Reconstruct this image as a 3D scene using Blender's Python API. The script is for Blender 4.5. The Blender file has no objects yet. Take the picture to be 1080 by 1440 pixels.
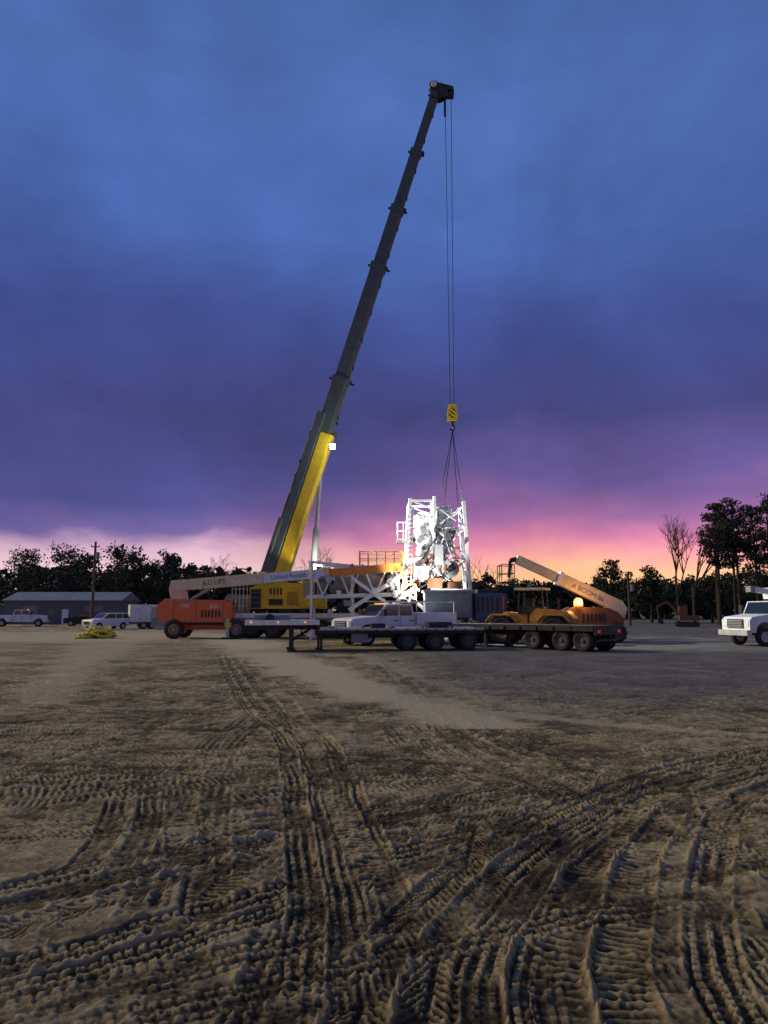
import bpy, bmesh, math, random
import numpy as np
from mathutils import Vector, Matrix
R = random.Random(7)
D2R = math.radians
scene = bpy.context.scene

# ------------------------------------------------------------------ helpers
def lin(c):
    return tuple(((v/255)/12.92 if v/255 <= .04045 else ((v/255+.055)/1.055)**2.4) for v in c)

def mat(name, col, rough=.6, metal=0, var=.25, scale=6, dirt=0.0, emis=None, es=0, bump=0.0, spec=.4):
    m = bpy.data.materials.new(name); m.use_nodes = True
    nt = m.node_tree; b = nt.nodes['Principled BSDF']
    b.inputs['Roughness'].default_value = rough
    b.inputs['Metallic'].default_value = metal
    b.inputs['Specular IOR Level'].default_value = spec
    tc = nt.nodes.new('ShaderNodeTexCoord')
    n = nt.nodes.new('ShaderNodeTexNoise'); n.inputs['Scale'].default_value = scale
    n.inputs['Detail'].default_value = 6; n.inputs['Roughness'].default_value = .65
    nt.links.new(tc.outputs['Object'], n.inputs['Vector'])
    r = nt.nodes.new('ShaderNodeValToRGB')
    r.color_ramp.elements[0].position = .3; r.color_ramp.elements[1].position = .7
    r.color_ramp.elements[0].color = tuple(c*(1-var) for c in col)+(1,)
    r.color_ramp.elements[1].color = tuple(min(1, c*(1+var*.4)) for c in col)+(1,)
    nt.links.new(n.outputs['Fac'], r.inputs['Fac'])
    out = r.outputs['Color']
    if dirt > 0:
        n2 = nt.nodes.new('ShaderNodeTexNoise'); n2.inputs['Scale'].default_value = 1.7
        n2.inputs['Detail'].default_value = 9; n2.inputs['Roughness'].default_value = .75
        nt.links.new(tc.outputs['Object'], n2.inputs['Vector'])
        mr = nt.nodes.new('ShaderNodeMapRange'); mr.inputs[1].default_value = .45; mr.inputs[2].default_value = .75
        mr.inputs[4].default_value = dirt
        nt.links.new(n2.outputs['Fac'], mr.inputs[0])
        mx = nt.nodes.new('ShaderNodeMix'); mx.data_type = 'RGBA'
        mx.inputs['B'].default_value = (.09, .065, .045, 1)
        nt.links.new(mr.outputs[0], mx.inputs['Factor']); nt.links.new(out, mx.inputs['A'])
        out = mx.outputs['Result']
    nt.links.new(out, b.inputs['Base Color'])
    if bump > 0:
        bp = nt.nodes.new('ShaderNodeBump'); bp.inputs['Strength'].default_value = bump
        nt.links.new(n.outputs['Fac'], bp.inputs['Height']); nt.links.new(bp.outputs[0], b.inputs['Normal'])
    if emis:
        b.inputs['Emission Color'].default_value = tuple(emis)+(1,)
        b.inputs['Emission Strength'].default_value = es
    return m

M = dict(
 yellow=mat('crane_yellow', (.75, .5, .02), .4, dirt=.3),
 cream=mat('boom_cream', (.74, .62, .38), .45, dirt=.3),
 white=mat('white_paint', (.8, .8, .78), .45, dirt=.2),
 truckwhite=mat('truck_white', (.7, .72, .76), .3, dirt=.3, var=.08),
 galv=mat('galvanised', (.5, .52, .53), .45, .5, dirt=.3),
 orange=mat('lift_orange', (.75, .16, .05), .45, dirt=.3),
 dorange=mat('deck_orange', (.75, .26, .05), .45, dirt=.3),
 machy=mat('machine_yellow', (.5, .24, .03), .5, dirt=.65),
 dark=mat('dark_steel', (.03, .032, .035), .55, .3, dirt=.3),
 boomdark=mat('boom_grey', (.085, .105, .1), .5, .2, dirt=.25, scale=2),
 grey=mat('grey_paint', (.25, .27, .28), .55, dirt=.3),
 bluegrey=mat('bluegrey_steel', (.2, .23, .25), .6, dirt=.4, scale=2),
 navy=mat('navy_paint', (.03, .06, .16), .5, dirt=.3),
 rubber=mat('tyre_rubber', (.025, .024, .023), .85, dirt=.5),
 rim=mat('rim', (.5, .5, .49), .4, .3, dirt=.4),
 rimd=mat('muddy_rim', (.1, .09, .08), .7, dirt=.7),
 glass=mat('dark_glass', (.012, .015, .018), .08, spec=.8, var=.1),
 wood=mat('deck_planks', (.16, .1, .065), .8, scale=9),
 deckal=mat('deck_aluminium', (.4, .42, .45), .5, .5, dirt=.4),
 black=mat('black_paint', (.012, .012, .013), .5),
 blue=mat('blue_lettering', (.02, .08, .35), .5),
 reftape=mat('reflective_tape', (.6, .1, .08), .4),
 wire=mat('wire_rope', (.04, .04, .045), .6, .5),
 redlamp=mat('red_marker', (.5, .03, .02), .3, emis=(1, .08, .03), es=.15),
 ambmark=mat('amber_marker', (.7, .25, .02), .3, emis=(1, .35, .05), es=1.5),
 lamp=mat('work_lamp_lens', (.9, .9, .9), .3, emis=(.85, 1, .95), es=60),
 beacon=mat('amber_beacon', (.9, .4, .05), .3, emis=(1, .4, .06), es=3.2),
 bulb=mat('beacon_bulb', (.9, .6, .3), .3, emis=(1, .6, .2), es=30),
 bark=mat('bark', (.045, .033, .026), .9, scale=3),
 leafd=mat('leaf_dark', (.02, .03, .016), .8, scale=.3, var=.5),
 leafm=mat('leaf_mid', (.034, .042, .022), .8, scale=.3, var=.5),
 pine=mat('pine_needles', (.02, .034, .018), .8, scale=.5, var=.5),
 shed=mat('shed_metal', (.12, .14, .14), .6, dirt=.35, scale=.6),
 shedroof=mat('shed_roof', (.17, .2, .21), .5, .2, dirt=.35, scale=.6),
 straw=mat('yellow_hose', (.66, .55, .08), .6, scale=3),
 polew=mat('pole_wood', (.1, .075, .055), .9, scale=4),
 rust=mat('rusty_steel', (.2, .08, .04), .75, dirt=.4),
 tan=mat('tan_paint', (.45, .4, .3), .6, dirt=.3),
)

class MB:
    def __init__(s): s.v = []; s.f = []; s.m = []; s.sm = []; s.ml = []
    def mi(s, k):
        if k not in s.ml: s.ml.append(k)
        return s.ml.index(k)
    def add(s, vs, fs, k, smooth=False):
        o = len(s.v); i = s.mi(k)
        s.v.extend([tuple(v) for v in vs])
        for f in fs:
            s.f.append(tuple(o+j for j in f)); s.m.append(i); s.sm.append(smooth)
    def box(s, c, d, k, rot=None):
        x, y, z = d[0]/2, d[1]/2, d[2]/2
        vs = [Vector((a*x, b*y, e*z)) for e in (-1, 1) for b in (-1, 1) for a in (-1, 1)]
        if rot is not None: vs = [rot @ v for v in vs]
        c = Vector(c); vs = [v+c for v in vs]
        s.add(vs, [(0, 2, 3, 1), (4, 5, 7, 6), (0, 1, 5, 4), (2, 6, 7, 3), (0, 4, 6, 2), (1, 3, 7, 5)], k)
    def b2(s, x0, x1, y0, y1, z0, z1, k):
        s.box(((x0+x1)/2, (y0+y1)/2, (z0+z1)/2), (abs(x1-x0), abs(y1-y0), abs(z1-z0)), k)
    def frame(s, p, q):
        p = Vector(p); q = Vector(q); d = (q-p); L = d.length; d.normalize()
        up = Vector((0, 0, 1)) if abs(d.z) < .98 else Vector((0, 1, 0))
        a = d.cross(up).normalized(); b = a.cross(d).normalized()
        return p, q, d, a, b, L
    def beam(s, p, q, w, h, k, w2=None, h2=None):
        p, q, d, a, b, L = s.frame(p, q)
        w2 = w if w2 is None else w2; h2 = h if h2 is None else h2
        vs = [p+a*i*w/2+b*j*h/2 for i, j in ((-1, -1), (1, -1), (1, 1), (-1, 1))]
        vs += [q+a*i*w2/2+b*j*h2/2 for i, j in ((-1, -1), (1, -1), (1, 1), (-1, 1))]
        s.add(vs, [(3, 2, 1, 0), (4, 5, 6, 7), (0, 1, 5, 4), (1, 2, 6, 5), (2, 3, 7, 6), (3, 0, 4, 7)], k)
    def cyl(s, p, q, r, k, r2=None, n=14, caps=True):
        p, q, d, a, b, L = s.frame(p, q); r2 = r if r2 is None else r2
        c0 = [p+(a*math.cos(t)+b*math.sin(t))*r for t in [2*math.pi*i/n for i in range(n)]]
        c1 = [q+(a*math.cos(t)+b*math.sin(t))*r2 for t in [2*math.pi*i/n for i in range(n)]]
        s.add(c0+c1, [(i, (i+1) % n, n+(i+1) % n, n+i) for i in range(n)], k, True)
        if caps:
            s.add(c0, [tuple(range(n))[::-1]], k); s.add(c1, [tuple(range(n))], k)
    def tube(s, pts, r, k, n=6):
        for a, b in zip(pts[:-1], pts[1:]): s.cyl(a, b, r, k, n=n)
    def prism(s, prof, y0, y1, k):
        n = len(prof)
        vs = [(x, y0, z) for x, z in prof]+[(x, y1, z) for x, z in prof]
        s.add(vs, [tuple(range(n)), tuple(range(2*n-1, n-1, -1))]+[(i, n+i, n+(i+1) % n, (i+1) % n) for i in range(n)], k)
    def lathe(s, prof, c, k, n=28, axis='y'):
        vs = []; fs = []; m = len(prof); c = Vector(c)
        for i in range(n):
            t = 2*math.pi*i/n
            for r, u in prof:
                if axis == 'y': vs.append(c+Vector((r*math.cos(t), u, r*math.sin(t))))
                elif axis == 'x': vs.append(c+Vector((u, r*math.cos(t), r*math.sin(t))))
                else: vs.append(c+Vector((r*math.cos(t), r*math.sin(t), u)))
        for i in range(n):
            for j in range(m-1):
                a = i*m+j; b = ((i+1) % n)*m+j
                fs.append((a, b, b+1, a+1))
        s.add(vs, fs, k, True)
    def wheel(s, c, r, w, rimk='rim', axis='y', lugs=True, side=-1):
        h = w/2
        s.lathe([(r*.56, -h*.8), (r*.62, -h), (r*.86, -h), (r*.96, -h*.85), (r, -h*.55), (r, h*.55), (r*.96, h*.85), (r*.86, h), (r*.62, h), (r*.56, h*.8)], c, 'rubber', axis=axis)
        s.lathe([(r*.56, -h*.8), (r*.5, -h*.82), (r*.45, -h*.35), (r*.22, -h*.3), (r*.2, -h*.75), (0.001, -h*.78)], c, rimk, axis=axis)
        s.lathe([(r*.56, h*.8), (r*.5, h*.82), (r*.45, h*.35), (r*.22, h*.3), (r*.2, h*.75), (0.001, h*.78)], c, rimk, axis=axis)
        if lugs:
            N = 22
            for i in range(N):
                t = 2*math.pi*i/N
                if axis == 'y':
                    rot = Matrix.Rotation(-t, 3, 'Y'); p = Vector(c)+Vector((math.cos(t)*r, (h*.42)*(1 if i % 2 else -1), math.sin(t)*r))
                    s.box(p, (r*.06, w*.5, r*.13), 'rubber', rot)
    def text(s, txt, size, origin, rot, k, ext=.004):
        cu = bpy.data.curves.new('t', 'FONT'); cu.body = txt; cu.size = size; cu.extrude = ext
        ob = bpy.data.objects.new('t', cu); scene.collection.objects.link(ob)
        bpy.context.view_layer.update()
        me = ob.evaluated_get(bpy.context.evaluated_depsgraph_get()).to_mesh()
        vs = [rot @ v.co + Vector(origin) for v in me.vertices]
        s.add(vs, [tuple(p.vertices) for p in me.polygons], k)
        bpy.data.objects.remove(ob); bpy.data.curves.remove(cu)
    def finish(s, name, loc=(0, 0, 0), rz=0, bevel=0.0, scale=1, recalc=True):
        me = bpy.data.meshes.new(name)
        me.from_pydata(s.v, [], s.f)
        for k in s.ml: me.materials.append(M[k])
        me.polygons.foreach_set('material_index', s.m)
        me.polygons.foreach_set('use_smooth', s.sm)
        me.update()
        if recalc:
            bm = bmesh.new(); bm.from_mesh(me); bmesh.ops.recalc_face_normals(bm, faces=bm.faces); bm.to_mesh(me); bm.free()
        ob = bpy.data.objects.new(name, me); scene.collection.objects.link(ob)
        ob.location = loc; ob.rotation_euler = (0, 0, rz); ob.scale = (scale,)*3
        if bevel > 0:
            md = ob.modifiers.new('bevel', 'BEVEL'); md.width = bevel; md.segments = 2; md.limit_method = 'ANGLE'; md.angle_limit = D2R(50)
        return ob
RX = Matrix.Rotation(math.pi/2, 3, 'X')   # text facing -Y

# ------------------------------------------------------------------ camera
cam = bpy.data.cameras.new('camera'); co = bpy.data.objects.new('camera', cam)
scene.collection.objects.link(co); scene.camera = co
co.location = (0, 0, 2.0); co.rotation_euler = (D2R(90+7.56), 0, 0)
cam.sensor_width = 36; cam.lens = 26; cam.clip_end = 6000; cam.clip_start = .05

# ------------------------------------------------------------------ sky
w = bpy.data.worlds.new('World'); scene.world = w; w.use_nodes = True
nt = w.node_tree; N = nt.nodes; L = nt.links; bg = N['Background']
tc = N.new('ShaderNodeTexCoord'); sep = N.new('ShaderNodeSeparateXYZ'); L.new(tc.outputs['Generated'], sep.inputs[0])
def math_(op, a, b=None, clamp=False):
    n = N.new('ShaderNodeMath'); n.operation = op; n.use_clamp = clamp
    for i, v in enumerate((a, b)):
        if v is None: continue
        if isinstance(v, (int, float)): n.inputs[i].default_value = v
        else: L.new(v, n.inputs[i])
    return n.outputs[0]
mp = N.new('ShaderNodeMapping'); mp.inputs['Scale'].default_value = (1.0, 1.0, 2.4); mp.inputs['Rotation'].default_value = (0, D2R(20), 0)
L.new(tc.outputs['Generated'], mp.inputs[0])
def noise(vec, sc, det, rough, dist=0):
    n = N.new('ShaderNodeTexNoise'); n.inputs['Scale'].default_value = sc; n.inputs['Detail'].default_value = det
    n.inputs['Roughness'].default_value = rough; n.inputs['Distortion'].default_value = dist; L.new(vec, n.inputs['Vector']); return n.outputs['Fac']
n1 = noise(mp.outputs[0], 3.0, 5, .5, .3)
n2 = noise(mp.outputs[0], 9.0, 6, .55, .4)
n3 = noise(tc.outputs['Generated'], 3.1, 7, .55, .3)
n4 = noise(mp.outputs[0], 5.5, 7, .6, .5)
fade = N.new('ShaderNodeMapRange'); fade.inputs[1].default_value = .03; fade.inputs[2].default_value = .25; fade.inputs[3].default_value = .3; fade.inputs[4].default_value = 1
L.new(sep.outputs['Z'], fade.inputs[0])
dz = math_('MULTIPLY', math_('MULTIPLY', math_('SUBTRACT', n1, .5), .15), fade.outputs[0])
dz2 = math_('MULTIPLY', math_('SUBTRACT', n2, .5), .04)
z = math_('ADD', math_('ADD', sep.outputs['Z'], dz), dz2)
def ramp(st, fac):
    r = N.new('ShaderNodeValToRGB'); cr = r.color_ramp
    while len(cr.elements) < len(st): cr.elements.new(.5)
    for e, (p, c) in zip(cr.elements, st): e.position = p
    for e, (p, c) in zip(cr.elements, st): e.color = lin(c)+(1,)
    L.new(fac, r.inputs['Fac']); return r.outputs['Color']
upper = [(.25, (63, 67, 122)), (.36, (62, 76, 140)), (.48, (72, 101, 170)), (.6, (75, 105, 171)), (.72, (64, 93, 150)), (.9, (120, 140, 180)), (1, (135, 150, 185))]
left = ramp([(0, (235, 205, 200)), (.055, (230, 195, 205)), (.08, (195, 158, 185)), (.1, (108, 94, 150)), (.14, (74, 75, 135))]+upper, z)
right = ramp([(0, (255, 205, 140)), (.046, (255, 196, 150)), (.067, (248, 165, 165)), (.09, (215, 130, 168)), (.12, (156, 104, 160)), (.175, (96, 83, 145))]+upper, z)
az = math_('ARCTAN2', sep.outputs['X'], sep.outputs['Y'])
mr = N.new('ShaderNodeMapRange'); mr.interpolation_type = 'SMOOTHSTEP'; mr.inputs[1].default_value = -.3; mr.inputs[2].default_value = .12
L.new(az, mr.inputs[0])
mr2 = N.new('ShaderNodeMapRange'); mr2.interpolation_type = 'SMOOTHSTEP'; mr2.inputs[1].default_value = 1.4; mr2.inputs[2].default_value = .6
L.new(az, mr2.inputs[0])
mx = N.new('ShaderNodeMix'); mx.data_type = 'RGBA'
L.new(math_('MULTIPLY', mr.outputs[0], mr2.outputs[0]), mx.inputs['Factor']); L.new(left, mx.inputs['A']); L.new(right, mx.inputs['B'])
mr3 = N.new('ShaderNodeMapRange'); mr3.inputs[1].default_value = .32; mr3.inputs[2].default_value = .68; mr3.inputs[3].default_value = .8; mr3.inputs[4].default_value = 1.32
L.new(math_('ADD', math_('MULTIPLY', n3, .7), math_('MULTIPLY', n4, .3)), mr3.inputs[0])
vm = N.new('ShaderNodeVectorMath'); vm.operation = 'SCALE'; L.new(mx.outputs['Result'], vm.inputs[0]); L.new(mr3.outputs[0], vm.inputs['Scale'])
sky = N.new('ShaderNodeTexSky'); sky.sky_type = 'NISHITA'; sky.sun_disc = False; sky.sun_elevation = D2R(0.5); sky.sun_rotation = D2R(20)
vs_ = N.new('ShaderNodeVectorMath'); vs_.operation = 'SCALE'; L.new(sky.outputs[0], vs_.inputs[0]); vs_.inputs['Scale'].default_value = .004
va = N.new('ShaderNodeVectorMath'); va.operation = 'ADD'; L.new(vm.outputs[0], va.inputs[0]); L.new(vs_.outputs[0], va.inputs[1])
L.new(va.outputs[0], bg.inputs[0]); bg.inputs[1].default_value = 1.0

scene.view_settings.view_transform = 'Standard'; scene.view_settings.look = 'None'; scene.view_settings.exposure = 0

def aim(ob, tgt):
    ob.rotation_euler = (Vector(tgt)-ob.location).to_track_quat('-Z', 'Y').to_euler()
sl = bpy.data.lights.new('sun', 'SUN'); sl.energy = 2.3; sl.angle = D2R(6); sl.color = (1, .8, .43)
so = bpy.data.objects.new('sun', sl); scene.collection.objects.link(so); so.location = (-50, 20, 27); aim(so, (0, 6, 0))

# ------------------------------------------------------------------ ground
def vnoise(x, y, seed):
    xi = np.floor(x).astype(np.int64); yi = np.floor(y).astype(np.int64)
    xf = x-xi; yf = y-yi
    def h(a, b):
        n = (a*374761393+b*668265263+seed*1442695) & 0x7fffffff
        n = ((n ^ (n >> 13))*1274126177) & 0x7fffffff
        return ((n ^ (n >> 16)) & 0xffff)/65535.0
    u = xf*xf*(3-2*xf); v = yf*yf*(3-2*yf)
    return (h(xi, yi)*(1-u)+h(xi+1, yi)*u)*(1-v)+(h(xi, yi+1)*(1-u)+h(xi+1, yi+1)*u)*v-.5
rad = np.concatenate([np.linspace(.3, 2.6, 24)[:-1], 2.6*np.exp(np.arange(0, math.log(60/2.6), .0028)), 62*np.exp(np.arange(0, math.log(3500/62), .08))])
ang = np.concatenate([np.linspace(-180, -38, 60)[:-1], np.linspace(-38, 38, 700), np.linspace(38, 180, 60)[1:-1]])
ang = np.radians(ang)
nr, na = len(rad), len(ang)
RR, AA = np.meshgrid(rad, ang, indexing='ij')
X = (RR*np.sin(AA)).ravel(); Y = (RR*np.cos(AA)).ravel(); RRr = RR.ravel()
near = np.clip((45-RRr)/22, 0, 1)
def sstep(a, b, x):
    t = np.clip((x-a)/(b-a), 0, 1); return t*t*(3-2*t)
Xr = X*.8-Y*.6; Yr = X*.6+Y*.8; Xq = X*.38+Y*.925; Yq = -X*.925+Y*.38
wx = .12*vnoise(X/.35, Y/.35, 61)+.03*vnoise(Xq/.08, Yq/.08, 63); wy = .12*vnoise(X/.35, Y/.35, 62)+.03*vnoise(Xq/.08, Yq/.08, 64)
H = .05*vnoise(Xr/1.7, Yr/1.7, 1)+.03*vnoise(Xq/.6, Yq/.6, 2)
clod = vnoise((Xr+wx)/.15, (Yr+wy)/.15, 3)
crumb = np.clip(vnoise((Xq+wx)/.05, (Yq+wy)/.05, 8)-.12, 0, 1)*2.6
fine = vnoise(Xr/.028, Yr/.028, 5)
clodm = np.clip(vnoise(Xr/1.1, Yr/1.1, 9)*3+.5, 0.25, 1)
H = H+(.022*clod+.018*vnoise(Xq/.075, Yq/.075, 4)+.012*fine+.014*crumb)*clodm
far = sstep(8, 12, RRr)*np.clip(vnoise(Xr/2.6, Yr/2.6, 91)*2.5+.6, 0.1, 1)
H += far*(.05*vnoise(Xr/.42, Yr/.42, 92)+.035*vnoise(Xq/.2, Yq/.2, 93))
lugmark = np.zeros_like(H)
def catmull(pts, n=24):
    P = [np.array(p, float) for p in pts]; P = [2*P[0]-P[1]]+P+[2*P[-1]-P[-2]]
    o = []
    for i in range(1, len(P)-2):
        for t in np.linspace(0, 1, n, endpoint=False):
            o.append(.5*((2*P[i])+(-P[i-1]+P[i+1])*t+(2*P[i-1]-5*P[i]+4*P[i+1]-P[i+2])*t*t+(-P[i-1]+3*P[i]-3*P[i+1]+P[i+2])*t**3))
    o.append(P[-2]); return np.array(o)
def track(pts, offs, wdt, depth=.035, lug=.12, lamp=.022, chev=1.2, style=0, strength=1, seed=0):
    global H, lugmark
    depth *= .55; lamp *= .72; lug *= .66
    C = catmull(pts)
    axis = 1 if abs(C[-1, 1]-C[0, 1]) > abs(C[-1, 0]-C[0, 0])*.8 else 0
    if C[-1, axis] < C[0, axis]: C = C[::-1]
    keep = [0]
    for i in range(1, len(C)):
        if C[i, axis] > C[keep[-1], axis]+1e-4: keep.append(i)
    C = C[keep]
    t = C[:, axis]; o = C[:, 1-axis]; slope = np.gradient(o, t)
    arc = np.concatenate([[0], np.cumsum(np.hypot(np.diff(t), np.diff(o)))])
    T = Y if axis == 1 else X; O = X if axis == 1 else Y
    sel = np.where((T > t[0]) & (T < t[-1]) & (RRr < 45))[0]
    Ts = T[sel]; Os = O[sel]
    wob = .05*vnoise(Ts/.9, Ts*0+seed, 17)
    c = np.interp(Ts, t, o); sl_ = np.interp(Ts, t, slope)
    k = 1/np.sqrt(1+sl_**2)
    u0 = (Os-c)*k + wob; s0 = np.interp(Ts, t, arc)+u0*sl_*k
    endf = sstep(0, .5, Ts-t[0])*sstep(0, .5, t[-1]-Ts)
    for of in offs:
        u = u0-of; au = np.abs(u)/(wdt/2)
        inn = au < 2.2
        idx = sel[inn]; uu = u[inn]+.3*wx[idx]; a = au[inn]; s = s0[inn]+.2*wy[idx]; e = endf[inn]*strength
        wear = np.clip(vnoise(s/.6, uu*3+seed+of*7, 23)*2.6+.75, 0, 1)
        e = e*(.6+.4*wear)
        m = (1-sstep(.85, 1.03, a+clod[idx]*.12))*e
        if style == 0:      # chevron lugs
            ph = (s+np.abs(uu)*chev)/lug + (uu > 0)*.5
            p = sstep(-.1, .35, np.sin(2*np.pi*ph))
            rib = p*sstep(.06, .16, a)
        elif style == 1:    # ribbed road tyre with cross cuts
            rb = sstep(-.1, .3, np.cos(uu/wdt*2*np.pi*3.0))
            cut = sstep(-.75, -.35, np.sin(2*np.pi*(s/lug)+np.sign(uu)*1.3))
            rib = rb*cut
        else:               # transverse bars
            rib = sstep(-.1, .4, np.sin(2*np.pi*s/lug))
        rib = rib*(.35+.65*wear)
        prof = -depth+lamp*rib+.009*clod[idx]+.010*crumb[idx]+.006*fine[idx]
        H[idx] = H[idx]*(1-.75*m)+prof*m
        berm = np.exp(-((a-1.13)/.10)**2)*e*depth*(.25+.6*np.clip(clod[idx]+.1, 0, 1)+1.0*crumb[idx])
        H[idx] += berm
        lugmark[idx] = lugmark[idx]*(1-m)+m*(rib*1.15-.55)
        lugmark[idx] += np.exp(-((a-1.15)/.16)**2)*e*.3
rs = random.Random(3)
for i in range(50):
    y0 = rs.uniform(4, 24); x0 = rs.uniform(-.6, .6)*(y0+4); a = rs.uniform(-.45, .5)+(math.pi/2 if rs.random() < .45 else 0.2)
    dx, dy = math.cos(a), math.sin(a); Ln = rs.uniform(5, 14); cv = rs.uniform(-1.2, 1.2)
    track([(x0-dx*Ln/2, max(1.2, y0-dy*Ln/2)), (x0+dy*cv, y0-dx*cv*.4), (x0+dx*Ln/2, y0+dy*Ln/2)], (0, rs.uniform(.33, .5)), rs.uniform(.24, .34), .03, rs.uniform(.09, .14), .022, 1, rs.choice((0, 1, 2)), .85, i)
track([(-8, 6.2), (-3.3, 6.9), (-1.1, 7.1), (1.5, 8.2)], (0, .36), .28, .03, .1, .022, 1, 0, 1, 31)
track([(-9, 10.2), (-4, 9.6), (-1.5, 9.3), (1, 9.0)], (0, .34), .28, .03, .11, .022, 1, 1, .9, 32)
track([(-12, 14.5), (-6, 13), (-2, 12.3), (2, 12.5)], (0, .4, 1.9, 2.3), .3, .035, .12, .022, 1, 0, .8, 33)
track([(-2.3, 5.6), (-2.5, 7), (-2.9, 8.4)], (0, .33), .26, .04, .1, .028, 1, 1, 1, 34)
track([(-1.5, 5.9), (-1.9, 7.2), (-2.2, 8.6)], (0, ), .26, .04, .1, .028, 1, 2, 1, 48)
track([(-4.6, 3.4), (-2.46, 4.9), (-1.1, 6.2), (1.0, 7.3), (3.2, 8.3)], (0, .36), .3, .04, .11, .028, 1.1, 0, 1, 35)
track([(-5.2, 3.6), (-3.0, 4.9), (-1.9, 6.0), (0.2, 7.6), (3.0, 9.6)], (0, .34), .28, .04, .11, .028, 1.1, 1, 1, 50)
track([(-3.6, 3.3), (-1.9, 4.25), (-1.45, 4.6), (-.2, 5.7), (1.9, 7.6), (4.3, 9.8), (9, 12.4)], (0, .33), .29, .045, .115, .03, 1.2, 1, 1, 36)
track([(1.0, 15.5), (.94, 12.6), (1.75, 8.8), (2.4, 6.6)], (0, .34, 1.0), .28, .04, .1, .028, 1, 0, 1, 37)
track([(-.4, 30), (.3, 21), (1.1, 13), (2.3, 9.4), (4.0, 7.4)], (0, .36), .28, .035, .1, .024, 1, 1, .8, 38)
track([(-7.5, 34), (-3.07, 16.4), (-1.62, 12), (-.72, 6.75), (-.4, 3.9), (-.3, 1.5)], (0, .27, .62), .25, .055, .1, .034, 1.0, 1, 1, 39)
track([(-5.5, 30), (-2.2, 17), (-1.0, 11), (-.25, 6.9), (-.1, 5.6)], (0,), .3, .05, .12, .034, 1.2, 2, 1, 40)
B = [(-.5, 1.4), (-.14, 3.9), (.12, 5.05), (.99, 6.75), (2.46, 8.6), (4.4, 10.3), (7.5, 12.2), (12, 13.8)]
track(B, (0, .34), .3, .065, .12, .038, 1.2, 0, 1, 41)
track([(x+.55, y-.15) for x, y in B], (0, .3), .27, .065, .1, .034, 1.0, 1, 1, 42)
Cc = [(.95, 1.4), (1.0, 3.9), (1.28, 5.05), (2.04, 6.75), (3.2, 8.5), (5.6, 10.2), (10, 12)]
track(Cc, (-.1, .25), .3, .07, .13, .038, 1.1, 2, 1, 43)
track([(x+.75, y-.2) for x, y in Cc], (0,), .3, .065, .12, .036, 1.2, 1, 1, 44)
track([(1.2, 2.2), (2.1, 3.9), (3.0, 5.4), (4.6, 7.2), (7.5, 9)], (0, .36), .3, .06, .12, .034, 1.2, 1, 1, 45)
track([(4.6, 3.6), (3.2, 5.4), (2.9, 7.3), (3.4, 9)], (0, .36), .3, .045, .11, .03, 1.2, 2, .9, 46)
track([(-1.8, 1.3), (-1.2, 3.2), (-.2, 4.3), (.5, 5.6), (.9, 7.6)], (0,), .3, .045, .11, .03, 1.2, 0, .8, 47)
track([(-3.2, 2.2), (-1.9, 3.5), (0, 4.6), (2.4, 5.6), (6, 6.6)], (0, .4), .3, .035, .11, .026, 1.2, 1, .75, 49)
H += (.008*clod+.008*crumb+.006*fine)
H *= near
light = np.zeros_like(H)
def band(pts, wd, amt):
    global light
    C = catmull(pts, 30); t = C[:, 1]
    o = np.argsort(t); xs = np.interp(Y, t[o], C[o, 0]); ww = np.interp(Y, t[o], np.interp(np.linspace(0, 1, len(t)), np.linspace(0, 1, len(wd)), wd)[o])
    a = np.abs(X-xs)/ww + vnoise(Xr/.7, Yr/1.5, 51)*.6+vnoise(Xq/.2, Yq/.3, 52)*.45+vnoise(Xr/2.2, Yr/3, 53)*.5
    m = (1-sstep(.45, 1.25, a))*(Y > t.min())*(Y < t.max())
    light = np.maximum(light, m*amt)
band([(1.9, 13.0), (.3, 17), (-1.2, 21.4), (-4.6, 32), (-10.6, 52), (-14, 62)], [.9, 1.2, 1.3, 1.9, 2.9, 3.6], 1)
H *= 1-.75*light
band([(-6.5, 16), (-8, 18), (-13, 33), (-19, 55)], [.4, .8, 1.6, 3], .6)
band([(7.5, 11.5), (4.1, 13.4), (1.5, 15.5)], [.4, .5, .7], .7)
band([(3, 15), (1.2, 22), (-1, 34)], [.3, .4, .6], .5)
light = np.maximum(light, .6*sstep(0, 14, -X-Y*.1)*sstep(17, 30, Y)*(.5+vnoise(Xr/3, Yr/1.2, 71)))
light = np.maximum(light, .9*sstep(12, 17, -X)*sstep(43, 50, Y)*(1-sstep(66, 75, Y)))
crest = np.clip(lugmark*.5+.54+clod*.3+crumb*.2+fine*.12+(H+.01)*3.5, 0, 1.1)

verts = np.stack([X, Y, H], 1)
allv = np.vstack([[[0, 0, 0]], verts]).astype(np.float32)
ii, jj = np.meshgrid(np.arange(nr-1), np.arange(na), indexing='ij')
j2 = (jj+1) % na
q = np.stack([ii*na+jj, ii*na+j2, (ii+1)*na+j2, (ii+1)*na+jj], -1).reshape(-1, 4)[:, ::-1]+1
tri = np.stack([np.zeros(na, int), (np.arange(na)+1) % na, np.arange(na)], -1); tri[:, 1:] += 1
tri = tri[:, [0, 2, 1]]
me = bpy.data.meshes.new('ground')
me.vertices.add(len(allv)); me.vertices.foreach_set('co', allv.ravel())
nl = q.size+tri.size
me.loops.add(nl); me.loops.foreach_set('vertex_index', np.concatenate([q.ravel(), tri.ravel()]).astype(np.int32))
me.polygons.add(len(q)+len(tri))
me.polygons.foreach_set('loop_start', np.concatenate([np.arange(len(q))*4, len(q)*4+np.arange(len(tri))*3]).astype(np.int32))
me.polygons.foreach_set('use_smooth', np.ones(len(q)+len(tri), bool))
me.update(calc_edges=True); me.validate()
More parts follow.
